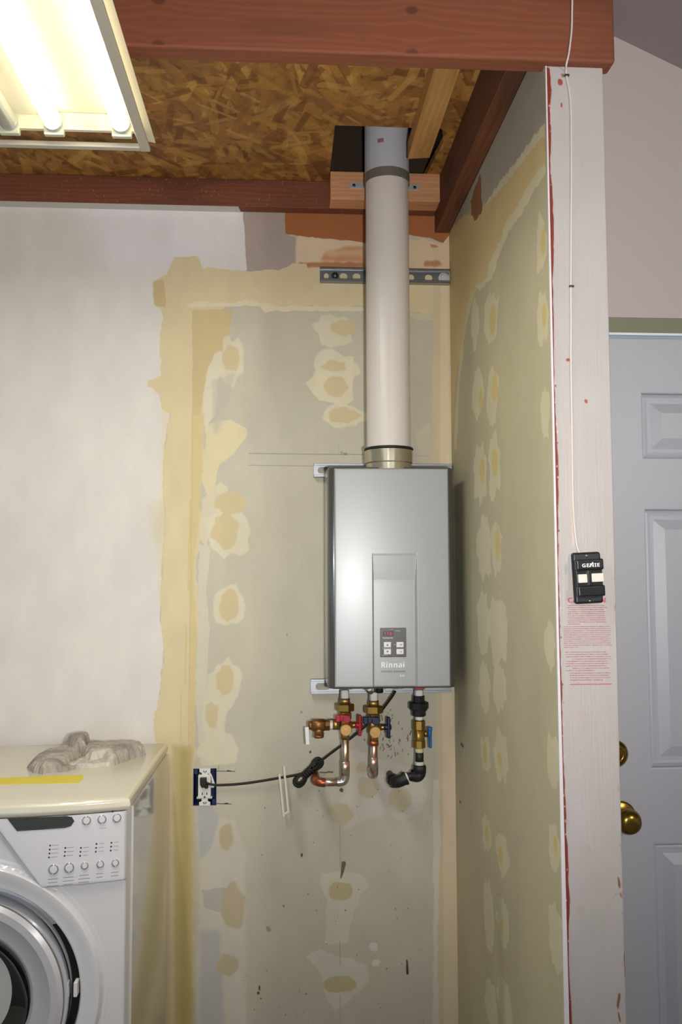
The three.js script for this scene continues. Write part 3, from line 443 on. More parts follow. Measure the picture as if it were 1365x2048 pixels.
// ---------------------------------------------------------------- water heater
{
  const h = thing('water_heater', 'silver wall hung tankless water heater with digital control panel', 'water heater', [0.289, 1.141, 0]);
  // local x = world - .289, y = world - 1.141
  const hx = 0.1745, prof = [[-hx, 0.031], [hx, 0.031], [hx, 0.21], [hx - 0.004, 0.22], [0.16, 0.2305], [-0.16, 0.2305], [-hx + 0.004, 0.22], [-hx, 0.21]];
  const cg = extrude(prof.map(([x, z]) => [x, -z]).reverse(), 0.601, 0.005, [], 3).rotateX(-Math.PI / 2).translate(0, 0.019, 0);
  part('case', crisp(cg, 0.35), M.caseGrey, h).userData.label = 'dark glossy grey case';
  // silver front cover with the sunken channel
  const X0 = -0.1565, X1 = 0.1565, Y0 = 0.024, Y1 = 0.615, r = 0.004, cl = -0.0545, cr = 0.0675, top = 0.382;
  const edge = [0, 0.0003, 0.001, 0.002, 0.003, 0.004];
  const us = [X0, ...edge.map((e) => X0 + e), ...span(-0.145, cl - 0.004, 20), ...span(cl - 0.002, cl + 0.01, 12), ...span(cl + 0.016, cr - 0.022, 12), ...span(cr - 0.018, cr + 0.002, 20), ...span(cr + 0.006, 0.145, 14), ...edge.map((e) => X1 - e).reverse(), X1];
  const vs = [Y0, ...edge.map((e) => Y0 + e), ...span(0.032, 0.31, 24), ...span(0.314, top + 0.006, 24), ...span(top + 0.012, Y1 - 0.01, 18), ...edge.map((e) => Y1 - e).reverse(), Y1];
  const fn = (x, y, i, j) => {
    if (i === 0 || j === 0 || i === us.length - 1 || j === vs.length - 1) return [x, y, 0.228];
    let z = 0.245; const e = Math.min(x - X0, X1 - x, y - Y0, Y1 - y);
    if (e < r) z -= r - Math.sqrt(Math.max(0, r * r - (r - e) * (r - e)));
    z -= 0.0055 * Math.pow(x / 0.157, 2);
    const d = 0.0065 * Math.min(1, Math.max(0, (top - y) / 0.075)) + 0.0006 * sm(top + 0.002, top - 0.004, y);
    if (x > cl && x < cr) z -= Math.min(d, (x - cl) / 0.42, (cr - x) / 0.95);
    return [x, y, z];
  };
  part('front_cover', gridSurface(us, vs, fn), M.silver, h).userData.label = 'silver front cover with a sunken centre channel';
  // control panel
  const S = sheet(0.0705, 0.078, 5200, 0, 0), g = S.g, k = S.ppm, T = (s, x, y, size, col, font = 'sans-serif', wgt = '') => { g.fillStyle = col; g.font = `${wgt} ${size * k}px ${font}`; g.fillText(s, x * k, y * k); };
  g.fillStyle = '#57565a'; g.fillRect(0, 0, S.c.width, S.c.height); g.fillStyle = '#3d3836'; g.fillRect(0.007 * k, 0.0085 * k, 0.03 * k, 0.0135 * k);
  T('118', 0.0095, 0.0205, 0.0125, '#ff2f55', 'monospace', 'bold');
  T('IN USE', 0.026, 0.0055, 0.0032, '#d9b9bd'); T('PRIORITY', 0.041, 0.0095, 0.0034, '#dcdcdc'); T('TEMPERATURE', 0.006, 0.0285, 0.0042, '#e4e4e4', 'sans-serif', 'bold'); T('TEMPERATURE', 0.006, 0.0557, 0.0036, '#cfcfcf'); T('CONTROL', 0.004, 0.0742, 0.0036, '#cfcfcf');
  g.fillStyle = '#cfc9a0'; g.fillRect(0.037 * k, 0.0445 * k, 0.004 * k, 0.0014 * k);
  const cp = part('control_panel', planar(rbox(0, 0.0705, 0, 0.078, 0, 0.004, 0.0015), 'x', 'y', 0, 0, 0.0705, 0.078), std('#ffffff', 0.3, 0, { map: tex(S) }), h, [-0.034, 0.104, 0.2362]);
  cp.userData.label = 'grey control panel with red digits';
  const dsp = sheet(0.026, 0.0115, 5200, 0, 0); dsp.g.fillStyle = '#000'; dsp.g.fillRect(0, 0, 300, 300); dsp.g.fillStyle = '#ff2a50'; dsp.g.font = `bold ${0.0125 * k}px monospace`; dsp.g.fillText('118', 0.0022 * k, 0.0102 * k);
  part('digit_display', planar(box(0.0075, 0.0335, 0.0565, 0.068, 0.0035, 0.0045), 'x', 'y', 0.0075, 0.0565, 0.026, 0.0115), std('#2a1c1e', 0.3, 0, { emissive: '#ffffff', emissiveMap: tex(dsp), emissiveIntensity: 0.75 }), cp).userData.label = 'glowing red digits';
  for (const [bx, by, sym] of [[0.0098, 0.026, 'u'], [0.0098, 0.0072, 'd'], [0.0438, 0.0258, 'r'], [0.0438, 0.0072, 'r']]) {
    const B = sheet(0.0195, 0.0145, 4000, 0, 0), q = B.g, K = 4000; q.fillStyle = '#e8e8e6'; q.fillRect(0, 0, 100, 100); q.fillStyle = '#4a4a50'; q.beginPath();
    if (sym === 'u') { q.moveTo(0.0065 * K, 0.0098 * K); q.lineTo(0.013 * K, 0.0098 * K); q.lineTo(0.0098 * K, 0.0048 * K); } else if (sym === 'd') { q.moveTo(0.0065 * K, 0.0048 * K); q.lineTo(0.013 * K, 0.0048 * K); q.lineTo(0.0098 * K, 0.0098 * K); } else { q.rect(0.009 * K, 0.006 * K, 0.0065 * K, 0.0012 * K); q.rect(0.01 * K, 0.0085 * K, 0.0045 * K, 0.001 * K); }
    q.fill();
    part('button', planar(rbox(0, 0.0195, 0, 0.0145, 0, 0.003, 0.0012), 'x', 'y', 0, 0, 0.0195, 0.0145), std('#ffffff', 0.4, 0, { map: tex(B) }), cp, [bx, by, 0.0028]);
  }
  // lettering under the panel
  const word = (name, s, w, hh, col, style, x, y, stretch) => {
    const C = document.createElement('canvas'); C.width = 512; C.height = 128; const q = C.getContext('2d'), A = document.createElement('canvas'); A.width = 512; A.height = 128; const a = A.getContext('2d');
    q.fillStyle = col; q.fillRect(0, 0, 512, 128); a.fillStyle = '#000'; a.fillRect(0, 0, 512, 128); a.fillStyle = '#fff'; a.font = style; const m = a.measureText(s).width; a.save(); a.scale(496 / m, 1); a.fillText(s, 8 * (m / 496), 100); a.restore();
    const al = new THREE.CanvasTexture(A); al.magFilter = THREE.LinearFilter;
    part(name, new THREE.PlaneGeometry(w, hh), std('#ffffff', 0.4, 0, { map: tex(C), alphaMap: al, transparent: true }), h, [x, y, 0.2392]);
    void stretch;
  };
  word('logo', 'Rinnai', 0.068, 0.022, '#f4f4f6', 'bold 118px sans-serif', 0.0, 0.082);
  word('lettering', 'Circular Express', 0.068, 0.0095, '#6d7174', 'bold 100px sans-serif', 0.0005, 0.066);
  word('lettering', 'R75', 0.0145, 0.0085, '#ececee', 'bold 110px sans-serif', 0.0255, 0.0535);
  // flue collar
  part('flue_collar', crisp(lathe([[0.05, 0.612], [0.062, 0.612], [0.0645, 0.616], [0.0645, 0.634], [0.0665, 0.637], [0.0675, 0.662], [0.0675, 0.672], [0.05, 0.672]], 64), 0.5), std('#c4bda8', 0.3, 0.85), h, [0.0005, 0, 0.175]);
  // underside fittings
  part('sensor_plug', cyl(0.0105, -0.014, 0.02, 0.002, 24), M.black, h, [-0.025, 0.008, 0.13]);
  part('red_tag', rbox(-0.014, 0.014, -0.002, 0.018, 0, 0.012, 0.001), M.red, h, [0.085, 0.008, 0.15]);
  part('cord_grip', cyl(0.009, 0, 0.02, 0.002, 24), M.zinc, h, [0.022, 0.003, 0.12]);
  part('drain_plug', cyl(0.008, 0, 0.018, 0.002, 24), M.brass, h, [-0.085, 0.005, 0.1]);
  part('ground_wire', tube([[-0.055, 0.02, 0.12], [-0.06, 0.002, 0.122], [-0.048, -0.008, 0.13], [-0.04, 0.004, 0.13], [-0.042, 0.02, 0.12]], 0.0016, 40), M.bronze, h);
}
// mounting rails
function rail(label, x0, x1, y, hh, slots, faceOut) {
  const t = thing('mounting_rail', label, 'rail', [x0, y, 0]), L = x1 - x0, holes = slots.map(([a, b]) => slot(a - x0, b - x0, -hh * 0.24, hh * 0.24));
  if (faceOut) part('channel', merge([extrude([[0, -hh / 2 + 0.004], [L, -hh / 2 + 0.004], [L, hh / 2 - 0.004], [0, hh / 2 - 0.004]], 0.0025, 0, holes).translate(0, 0, 0.018), rbox(0, L, hh / 2 - 0.006, hh / 2, 0.0005, 0.026, 0.0008), rbox(0, L, -hh / 2, -hh / 2 + 0.006, 0.0005, 0.026, 0.0008)]), M.steel, t);
  else part('channel', merge([extrude([[0, -hh / 2], [L, -hh / 2], [L, hh / 2], [0, hh / 2]], 0.0025, 0, holes).translate(0, 0, 0.001), rbox(0, L, hh / 2 - 0.0025, hh / 2, 0.001, 0.024, 0.0008), rbox(0, L, -hh / 2, -hh / 2 + 0.0025, 0.001, 0.024, 0.0008), rbox(0, L, hh / 2 - 0.008, hh / 2, 0.0215, 0.024, 0.0008), rbox(0, L, -hh / 2, -hh / 2 + 0.008, 0.0215, 0.024, 0.0008)]), M.steel, t);
  return t;
}
{
  const t = rail('slotted steel rail on the wall behind the vent pipe', 0.103, 0.4995, 2.372, 0.043, [[0.115, 0.13], [0.163, 0.187], [0.203, 0.227], [0.243, 0.267], [0.283, 0.307], [0.33, 0.35], [0.372, 0.392], [0.425, 0.448]], false);
  part('bolt', merge([hexed(0.012, 0, 0.008, 0.002).rotateX(Math.PI / 2), lathe([[0, 0.004], [0.0165, 0.003], [0.0165, 0]], 32).rotateX(Math.PI / 2)]), std('#dcdee2', 0.35, 0.3), t, [0.38, 0, 0.004]);
  part('bolt', lathe([[0, 0.008], [0.006, 0.007], [0.01, 0.003], [0.011, 0]], 24).rotateX(Math.PI / 2), M.darkSteel, t, [0.046, 0.002, 0.0038]);
  rail('slotted steel rail at the top of the water heater', 0.083, 0.498, 1.776, 0.04, [[0.095, 0.135]], true);
  rail('slotted steel rail under the bottom of the water heater', 0.074, 0.489, 1.141, 0.042, [[0.088, 0.13], [0.17, 0.2], [0.22, 0.25], [0.27, 0.3], [0.32, 0.35]], true);
}
// vent pipe
{
  const v = thing('vent_pipe', 'white plastic vent pipe rising from the heater into the ceiling', 'pipe', [0.2895, 1.815, 0.175]), R = 0.0617;
  part('pipe', crisp(lathe([[R - 0.004, 0], [R, 0], [R, 0.83], [R - 0.004, 0.83]], 72), 0.6), M.plasticPipe, v);
  part('gasket', lathe([[R - 0.004, -0.003], [R + 0.006, -0.003], [R + 0.0075, 0.001], [R + 0.006, 0.005], [R - 0.002, 0.006]], 72), M.rubber, v).userData.label = 'black rubber gasket at the pipe foot';
  part('coupling', crisp(lathe([[R, 0.79], [R + 0.0022, 0.79], [R + 0.0022, 0.945], [R + 0.005, 0.955], [R + 0.006, 0.965], [R + 0.005, 0.975], [R + 0.004, 0.985], [R + 0.004, 1.3], [R, 1.3]], 72), 0.5), M.greyPipe, v).userData.label = 'grey white coupling above the band';
  part('clamp_band', crisp(lathe([[R + 0.001, 0.768], [R + 0.0035, 0.768], [R + 0.0035, 0.794], [R + 0.001, 0.794]], 72), 0.5), std('#7a766f', 0.45, 0.2), v).userData.label = 'dark steel clamp band';
  part('printed_mark', (() => { const q = new THREE.CylinderGeometry(R + 0.0026, R + 0.0026, 0.012, 6, 1, true, -0.53, 0.28); return q; })(), std('#a86a78', 0.5), v, [0, 0.87, 0]).userData.label = 'small red printed mark';
}
{
  const t = thing('pipe_strap', 'thin steel strap holding the vent pipe to the wood block', 'strap', [0.2895, 2.608, 0.175]), R = 0.0636;
  const a0 = 0.6; part('band', (() => { const q = new THREE.CylinderGeometry(R, R, 0.018, 40, 1, true, Math.PI - a0, 2 * a0); return q; })(), M.zinc, t);
  for (const s of [-1, 1]) { part('tab', rbox(-0.021, 0.021, -0.009, 0.009, 0, 0.0015, 0.0006), M.zinc, t, [s * 0.083, -s * 0.001, -0.0645]); part('screw', lathe([[0, 0.003], [0.004, 0.002], [0.0048, 0]], 16).rotateX(Math.PI / 2), M.black, t, [s * 0.09, -s * 0.001, -0.063]); }
}

// ---------------------------------------------------------------- valves and pipes under the heater
const zv = 0.11;
function lever(w, hgt, mat) { return [merge([rbox(-0.0045, 0.0045, -hgt / 2, hgt / 2, -w / 2, w / 2, 0.003, 3)]), mat]; }
function waterValve(name, label, x, yTop, hm, hmLabel, reach) {
  const t = thing(name, label, 'valve', [x, 0, zv]), y = yTop;   // y of the valve's inlet at the heater
  part('thread_tape', cyl(0.0122, y - 0.008, y + 0.016), M.ptfe, t);
  part('tailpiece', cyl(0.0145, y - 0.024, y - 0.007, 0.001), M.brass, t);
  part('union_nut', hexed(0.0262, y - 0.043, y - 0.022, 0.003), M.brass, t, [0, 0, 0], [0, 0.3, 0]);
  part('body', merge([cyl(0.0165, y - 0.1, y - 0.042, 0.003), hexed(0.0185, y - 0.066, y - 0.048, 0.002, 8), cyl(0.0125, y - 0.122, y - 0.098, 0.002), cyl(0.0135, -0.02, 0.02).rotateX(Math.PI / 2).translate(0, y - 0.089, 0.014), cyl(0.0085, 0, 0.03).rotateZ(-Math.PI / 2).translate(0.012, y - 0.082, 0.002), hexed(0.0105, 0.014, 0.02, 0.001).rotateZ(-Math.PI / 2).translate(0, y - 0.082, 0.002)]), M.brass, t);
  part('front_cap', crisp(lathe([[0, 0.006], [0.0035, 0.006], [0.0035, 0.0035], [0.0145, 0.0035], [0.016, 0.001], [0.016, -0.012], [0, -0.012]], 32), 0.5).rotateX(Math.PI / 2), M.capBrass, t, [0, y - 0.089, 0.04]);
  // main lever: a flat wing reaching left with a hub in front
  part('handle', merge([rbox(-reach, 0.012, y - 0.068, y - 0.05, 0.017, 0.023, 0.0025), cyl(0.0115, 0.012, 0.03, 0.002).rotateX(Math.PI / 2).translate(0.003, y - 0.061, 0), rbox(-reach - 0.002, -reach + 0.012, y - 0.07, y - 0.05, 0.015, 0.026, 0.003)]), hm, t).userData.label = hmLabel;
  part('handle', merge([rbox(0.0365, 0.046, y - 0.112, y - 0.053, -0.007, 0.012, 0.0035), cyl(0.0085, 0.026, 0.049, 0.002).rotateZ(-Math.PI / 2).translate(0, y - 0.082, 0.003)]), hm, t).userData.label = hmLabel;
  part('handle_screw', lathe([[0, 0.0018], [0.0022, 0.0012], [0.003, 0]], 16).rotateZ(-Math.PI / 2), M.chrome, t, [0.049, y - 0.082, 0.003]);
  return t;
}
const yh = 1.126, yc = 1.119;
waterValve('water_valve', 'brass hot water isolation valve with red handles under the heater', 0.168, yh, M.red, 'red plastic handle', 0.026);
waterValve('water_valve', 'brass cold water isolation valve with navy handles under the heater', 0.2495, yc, M.navy, 'navy blue plastic handle', 0.03);
{
  const t = thing('relief_valve', 'brown brass pressure relief valve left of the red handled valve', 'valve', [0.168, yh - 0.081, zv]);
  part('thread_tape', cyl(0.0125, 0.034, 0.044).rotateZ(Math.PI / 2), M.ptfe, t);
  part('nipple', cyl(0.0138, 0.0178, 0.035).rotateZ(Math.PI / 2), M.brass, t);
  part('body', merge([hexed(0.0165, 0.043, 0.057, 0.002).rotateZ(Math.PI / 2), cyl(0.0172, 0.056, 0.094, 0.003).rotateZ(Math.PI / 2), cyl(0.0132, -0.034, 0.002, 0.002).translate(-0.074, 0, 0), cyl(0.0145, -0.035, -0.026, 0.002).translate(-0.074, 0, 0), cyl(0.012, 0.09, 0.104, 0.003).rotateZ(Math.PI / 2)]), M.bronze, t);
  part('test_lever', merge([rbox(-0.1135, -0.103, -0.044, 0.004, 0.002, 0.0045, 0.001)]), std('#fbfbff', 0.25, 0.1), t, [0, 0, 0.012], [0, 0, 0.06]).userData.label = 'test lever with the flash glare put into its bright white';  // glare of the flash on the plate put into its near white colour
  part('lever_wire', tube([[-0.06, 0.014, 0.012], [-0.04, 0.0175, 0.016], [-0.0195, 0.017, 0.018]], 0.0016, 30), M.black, t);
}
{
  const t = thing('copper_pipe', 'solder streaked copper pipe bending left under the red handled valve', 'pipe');
  const y0 = yh - 0.118;
  part('pipe', merge([cyl(0.0108, 0.902, y0).translate(0.1685, 0, zv), cyl(0.0124, 0.905, 0.945, 0.001).translate(0.1685, 0, zv), tube([[0.1685, 0.915, zv], [0.1675, 0.897, zv], [0.161, 0.888, zv], [0.146, 0.886, zv]], 0.0122, 24, false, 20), cyl(0.0108, 0.1, 0.15).rotateZ(-Math.PI / 2).translate(0, 0.886, zv)]), tinned, t);
  part('elbow', merge([tube([[0.112, 0.886, zv], [0.1, 0.8865, zv], [0.09, 0.888, zv - 0.006], [0.0865, 0.889, zv - 0.018], [0.086, 0.89, zv - 0.04]], 0.0124, 30, false, 20), cyl(0.0098, 0, zv - 0.03).rotateX(Math.PI / 2).translate(0.088, 0.89, 0.001)]), M.copper, t).userData.label = 'bare copper elbow';
  const c = thing('copper_pipe', 'short solder streaked copper pipe entering the wall under the navy handled valve', 'pipe');
  const y1 = yc - 0.12;
  part('pipe', merge([cyl(0.0108, 0.92, y1).translate(0.249, 0, zv), cyl(0.0124, 0.918, 0.955, 0.001).translate(0.249, 0, zv)]), tinned, c);
  part('elbow', merge([tube([[0.249, 0.925, zv], [0.249, 0.911, zv - 0.003], [0.249, 0.903, zv - 0.012], [0.249, 0.9, zv - 0.03]], 0.0124, 24, false, 20), cyl(0.0108, 0, zv - 0.02).rotateX(Math.PI / 2).translate(0.249, 0.9, 0.001)]), tinned, c);
  part('joint_ring', cyl(0.0138, y1 - 0.012, y1 + 0.002).translate(0.249, 0, zv), M.copper, c);
}
{
  const xg = 0.3785, t = thing('gas_valve', 'brass gas shutoff valve with a blue lever on the black gas pipe', 'valve', [xg, 0, zv]);
  part('body', merge([hexed(0.0185, 1.028, 1.055, 0.003, 8), cyl(0.0155, 0.985, 1.03, 0.003), hexed(0.0185, 0.978, 1.0, 0.003, 8), cyl(0.009, 0, 0.018).rotateZ(-Math.PI / 2).translate(0.014, 1.016, 0), hexed(0.0105, 0.018, 0.023, 0.001).rotateZ(-Math.PI / 2).translate(0, 1.016, 0)]), M.brass, t, [0, 0, 0], [0, 0.2, 0]);
  part('lever', merge([rbox(0.028, 0.035, 0.977, 1.03, -0.007, 0.009, 0.003), cyl(0.013, 0.024, 0.034, 0.003).rotateZ(-Math.PI / 2).translate(0, 1.018, 0), rbox(0.024, 0.037, 1.026, 1.036, -0.006, 0.008, 0.003)]), M.blue, t).userData.label = 'blue lever';
  part('thread_tape', cyl(0.0118, 0.965, 0.9775), std('#d9cf9c', 0.7), t);
  const p = thing('gas_pipe', 'black iron gas pipe with union and elbow entering the wall', 'pipe', [xg, 0, zv]);
  part('thread_tape', cyl(0.0125, 1.118, 1.14), M.ptfe, p);
  part('union', merge([hexed(0.0165, 1.102, 1.124, 0.002, 8), hexed(0.0275, 1.086, 1.106, 0.003, 8), cyl(0.0235, 1.082, 1.09, 0.002), hexed(0.0195, 1.066, 1.084, 0.003, 8)]), M.iron, p);
  part('thread_tape', cyl(0.0115, 1.0555, 1.066), M.ptfe, p);
  part('nipple', cyl(0.0118, 0.938, 0.9645), M.iron, p);
  part('thread_tape', cyl(0.0135, 0.93, 0.94), std('#cfcdc4', 0.7), p);
  part('elbow', merge([cyl(0.0185, 0.906, 0.931, 0.003), tube([[0, 0.925, 0], [0.0005, 0.909, 0.001], [-0.006, 0.9, 0.002], [-0.024, 0.903, 0.003]], 0.0165, 24, false, 20), new THREE.SphereGeometry(0.0165, 20, 14).translate(0.0005, 0.906, 0.001)]), M.iron, p);
  part('nipple', tube([[-0.015, 0.902, 0.003], [-0.035, 0.899, 0.003], [-0.052, 0.893, 0.002]], 0.0105, 16, false, 16), M.iron, p);
  part('lock_ring', tube([[-0.034, 0.8985, 0.003], [-0.038, 0.897, 0.003]], 0.0122, 4, false, 16), M.ptfe, p);
  part('elbow', merge([tube([[-0.038, 0.896, 0.002], [-0.052, 0.889, 0.002], [-0.066, 0.883, -0.006], [-0.072, 0.882, -0.03]], 0.0168, 24, false, 20), tube([[-0.0375, 0.896, 0.002], [-0.045, 0.8925, 0.002]], 0.019, 6, false, 20), tube([[-0.0715, 0.882, -0.02], [-0.0725, 0.882, -0.034]], 0.0192, 6, false, 20), cyl(0.0105, 0, zv - 0.03).rotateX(Math.PI / 2).translate(-0.0725, 0.882, 0.001 - zv)]), M.iron, p);
}
// ---------------------------------------------------------------- outlet, cord, tie
{
  const t = thing('wall_outlet', 'uncovered white outlet in a blue wall box beside the washer', 'outlet', [-0.2325, 0.8545, 0]);
  part('wall_box', merge([box(-0.0335, -0.0315, -0.0525, 0.0525, -0.06, 0.001), box(0.0315, 0.0335, -0.0525, 0.0525, -0.06, 0.001), box(-0.0335, 0.0335, 0.0505, 0.0525, -0.06, 0.001), box(-0.0335, 0.0335, -0.0525, -0.0505, -0.06, 0.001), box(-0.0335, 0.0335, -0.0525, 0.0525, -0.062, -0.06), rbox(0.021, 0.031, -0.05, -0.036, -0.02, -0.001, 0.001), rbox(-0.031, -0.021, 0.036, 0.05, -0.02, -0.001, 0.001)]), M.boxBlue, t).userData.label = 'blue plastic wall box';
  part('face', merge([rbox(-0.0185, 0.0185, -0.033, 0.034, -0.018, 0.006, 0.003), rbox(-0.0225, 0.0225, -0.035, -0.029, -0.012, 0.002, 0.002)]), M.device, t, [-0.001, 0.001, 0]);
  for (const [sx, hh] of [[-0.0065, 0.008], [0.0065, 0.0065]]) part('slot', box(sx - 0.0012, sx + 0.0012, -0.018 - hh / 2, -0.018 + hh / 2, 0.005, 0.0064), M.black, t);
  part('ground_hole', cyl(0.0026, 0, 0.0005, 0.0001, 16).rotateX(Math.PI / 2), M.black, t, [0, -0.0275, 0.006]);
  for (const s of [-1, 1]) {
    part('yoke', extrude([[-0.009, 0.032], [0.009, 0.032], [0.009, 0.04], [0.016, 0.043], [0.016, 0.053], [-0.016, 0.053], [-0.016, 0.043], [-0.009, 0.04]], 0.0015, 0.0003, [slot(-0.005, 0.005, 0.042, 0.047)]), M.device, t, [0, 0, 0.0008], [0, 0, s > 0 ? 0 : Math.PI]);
    part('screw', lathe([[0, 0.003], [0.003, 0.0022], [0.0036, 0]], 16).rotateX(Math.PI / 2), M.zinc, t, [0, s * 0.0445, 0.0024]);
  }
  part('ground_clip', extrude([[0, 0], [0.013, -0.002], [0.018, 0.006], [0.008, 0.034], [0.002, 0.044], [-0.006, 0.042], [0.006, 0.03], [0.008, 0.012], [0, 0.01]], 0.002, 0.0005), M.device, t, [0.0125, 0.0, 0.004]);
}
{
  const t = thing('power_cord', 'black power cord from the outlet to the heater, coiled in the middle', 'cord');
  part('plug', merge([extrude([[-0.009, 0.011], [0.009, 0.011], [0.0095, -0.006], [0.004, -0.015], [-0.003, -0.016], [-0.0085, -0.008]], 0.02, 0.003), rbox(0.004, 0.014, -0.02, -0.008, 0.002, 0.012, 0.003)]), M.rubber, t, [-0.2355, 0.873, 0.007]);
  part('cord', tube([[-.234,.873,.014],[-.217,.866,.016],[-.188,.863,.018],[-.116,.867,.02],[-.016,.882,.026],[.042,.894,.036],[.071,.906,.04],[.106,.935,.045],[.185,.995,.055],[.235,1.037,.065],[.27,1.072,.075],[.297,1.109,.09],[.307,1.129,.108],[.31,1.137,.115]], 0.0036, 160), M.rubber, t);
  const [cx, cy] = [[.075,.893]][0].map((v, i) => v + [-0.01, 0.007][i]), a = Math.atan2(0.082, 0.088), loops = [];
  for (let k = 0; k < 4; k++) {
    const L = 0.052 - k * 0.004, Wd = 0.0145 - k * 0.0025, pts = [];
    for (let i = 0; i < 48; i++) { const th = (i / 48) * Math.PI * 2, x = L * Math.sin(th) * (1 + 0.04 * Math.sin(k * 2)), y = Wd * Math.sin(2 * th) + (k - 1.5) * 0.0016; pts.push([cx + x * Math.cos(a) - y * Math.sin(a) + rr(-0.0006, 0.0006), cy + x * Math.sin(a) + y * Math.cos(a), 0.034 + k * 0.0055 + Math.cos(th) * 0.004]); }
    loops.push(tube(pts, 0.0036, 120, true, 10));
  }
  part('coil', merge(loops), M.rubber, t);
  const wrap = []; for (let i = 0; i < 70; i++) { const th = (i / 70) * Math.PI * 2 * 5, s = (i / 70 - 0.5) * 0.034; wrap.push([cx + s * Math.cos(a) - Math.cos(th) * 0.009 * Math.sin(a), cy + s * Math.sin(a) + Math.cos(th) * 0.009 * Math.cos(a), 0.043 + Math.sin(th) * 0.014]); }
  part('wrap', tube(wrap, 0.0036, 240, false, 10), M.rubber, t);
}
{
  const t = thing('plastic_tie', 'folded white plastic tie hanging on the black cord', 'tie');
  const w = std('#e4e0d6', 0.5);
  const strip = (A, B, z0, z1) => { const dx = B[0] - A[0], dy = B[1] - A[1], L = Math.hypot(dx, dy); return rbox(-0.0032, 0.0032, -L / 2, L / 2, -0.0008, 0.0008, 0.0006).rotateX((z1 - z0) / L).rotateZ(Math.atan2(dy, dx) - Math.PI / 2).translate((A[0] + B[0]) / 2, (A[1] + B[1]) / 2, (z0 + z1) / 2); };
  const [p, q, r, s] = [[-.017,.895],[-.004,.774],[-.004,.917],[.009,.786]];
  part('strip', strip(q, p, 0.034, 0.034), w, t); part('strip', strip(s, r, 0.034, 0.034), w, t);
  part('fold', strip([q[0] - 0.002, q[1] + 0.005], [s[0] + 0.002, s[1] + 0.004], 0.032, 0.032), w, t);
}

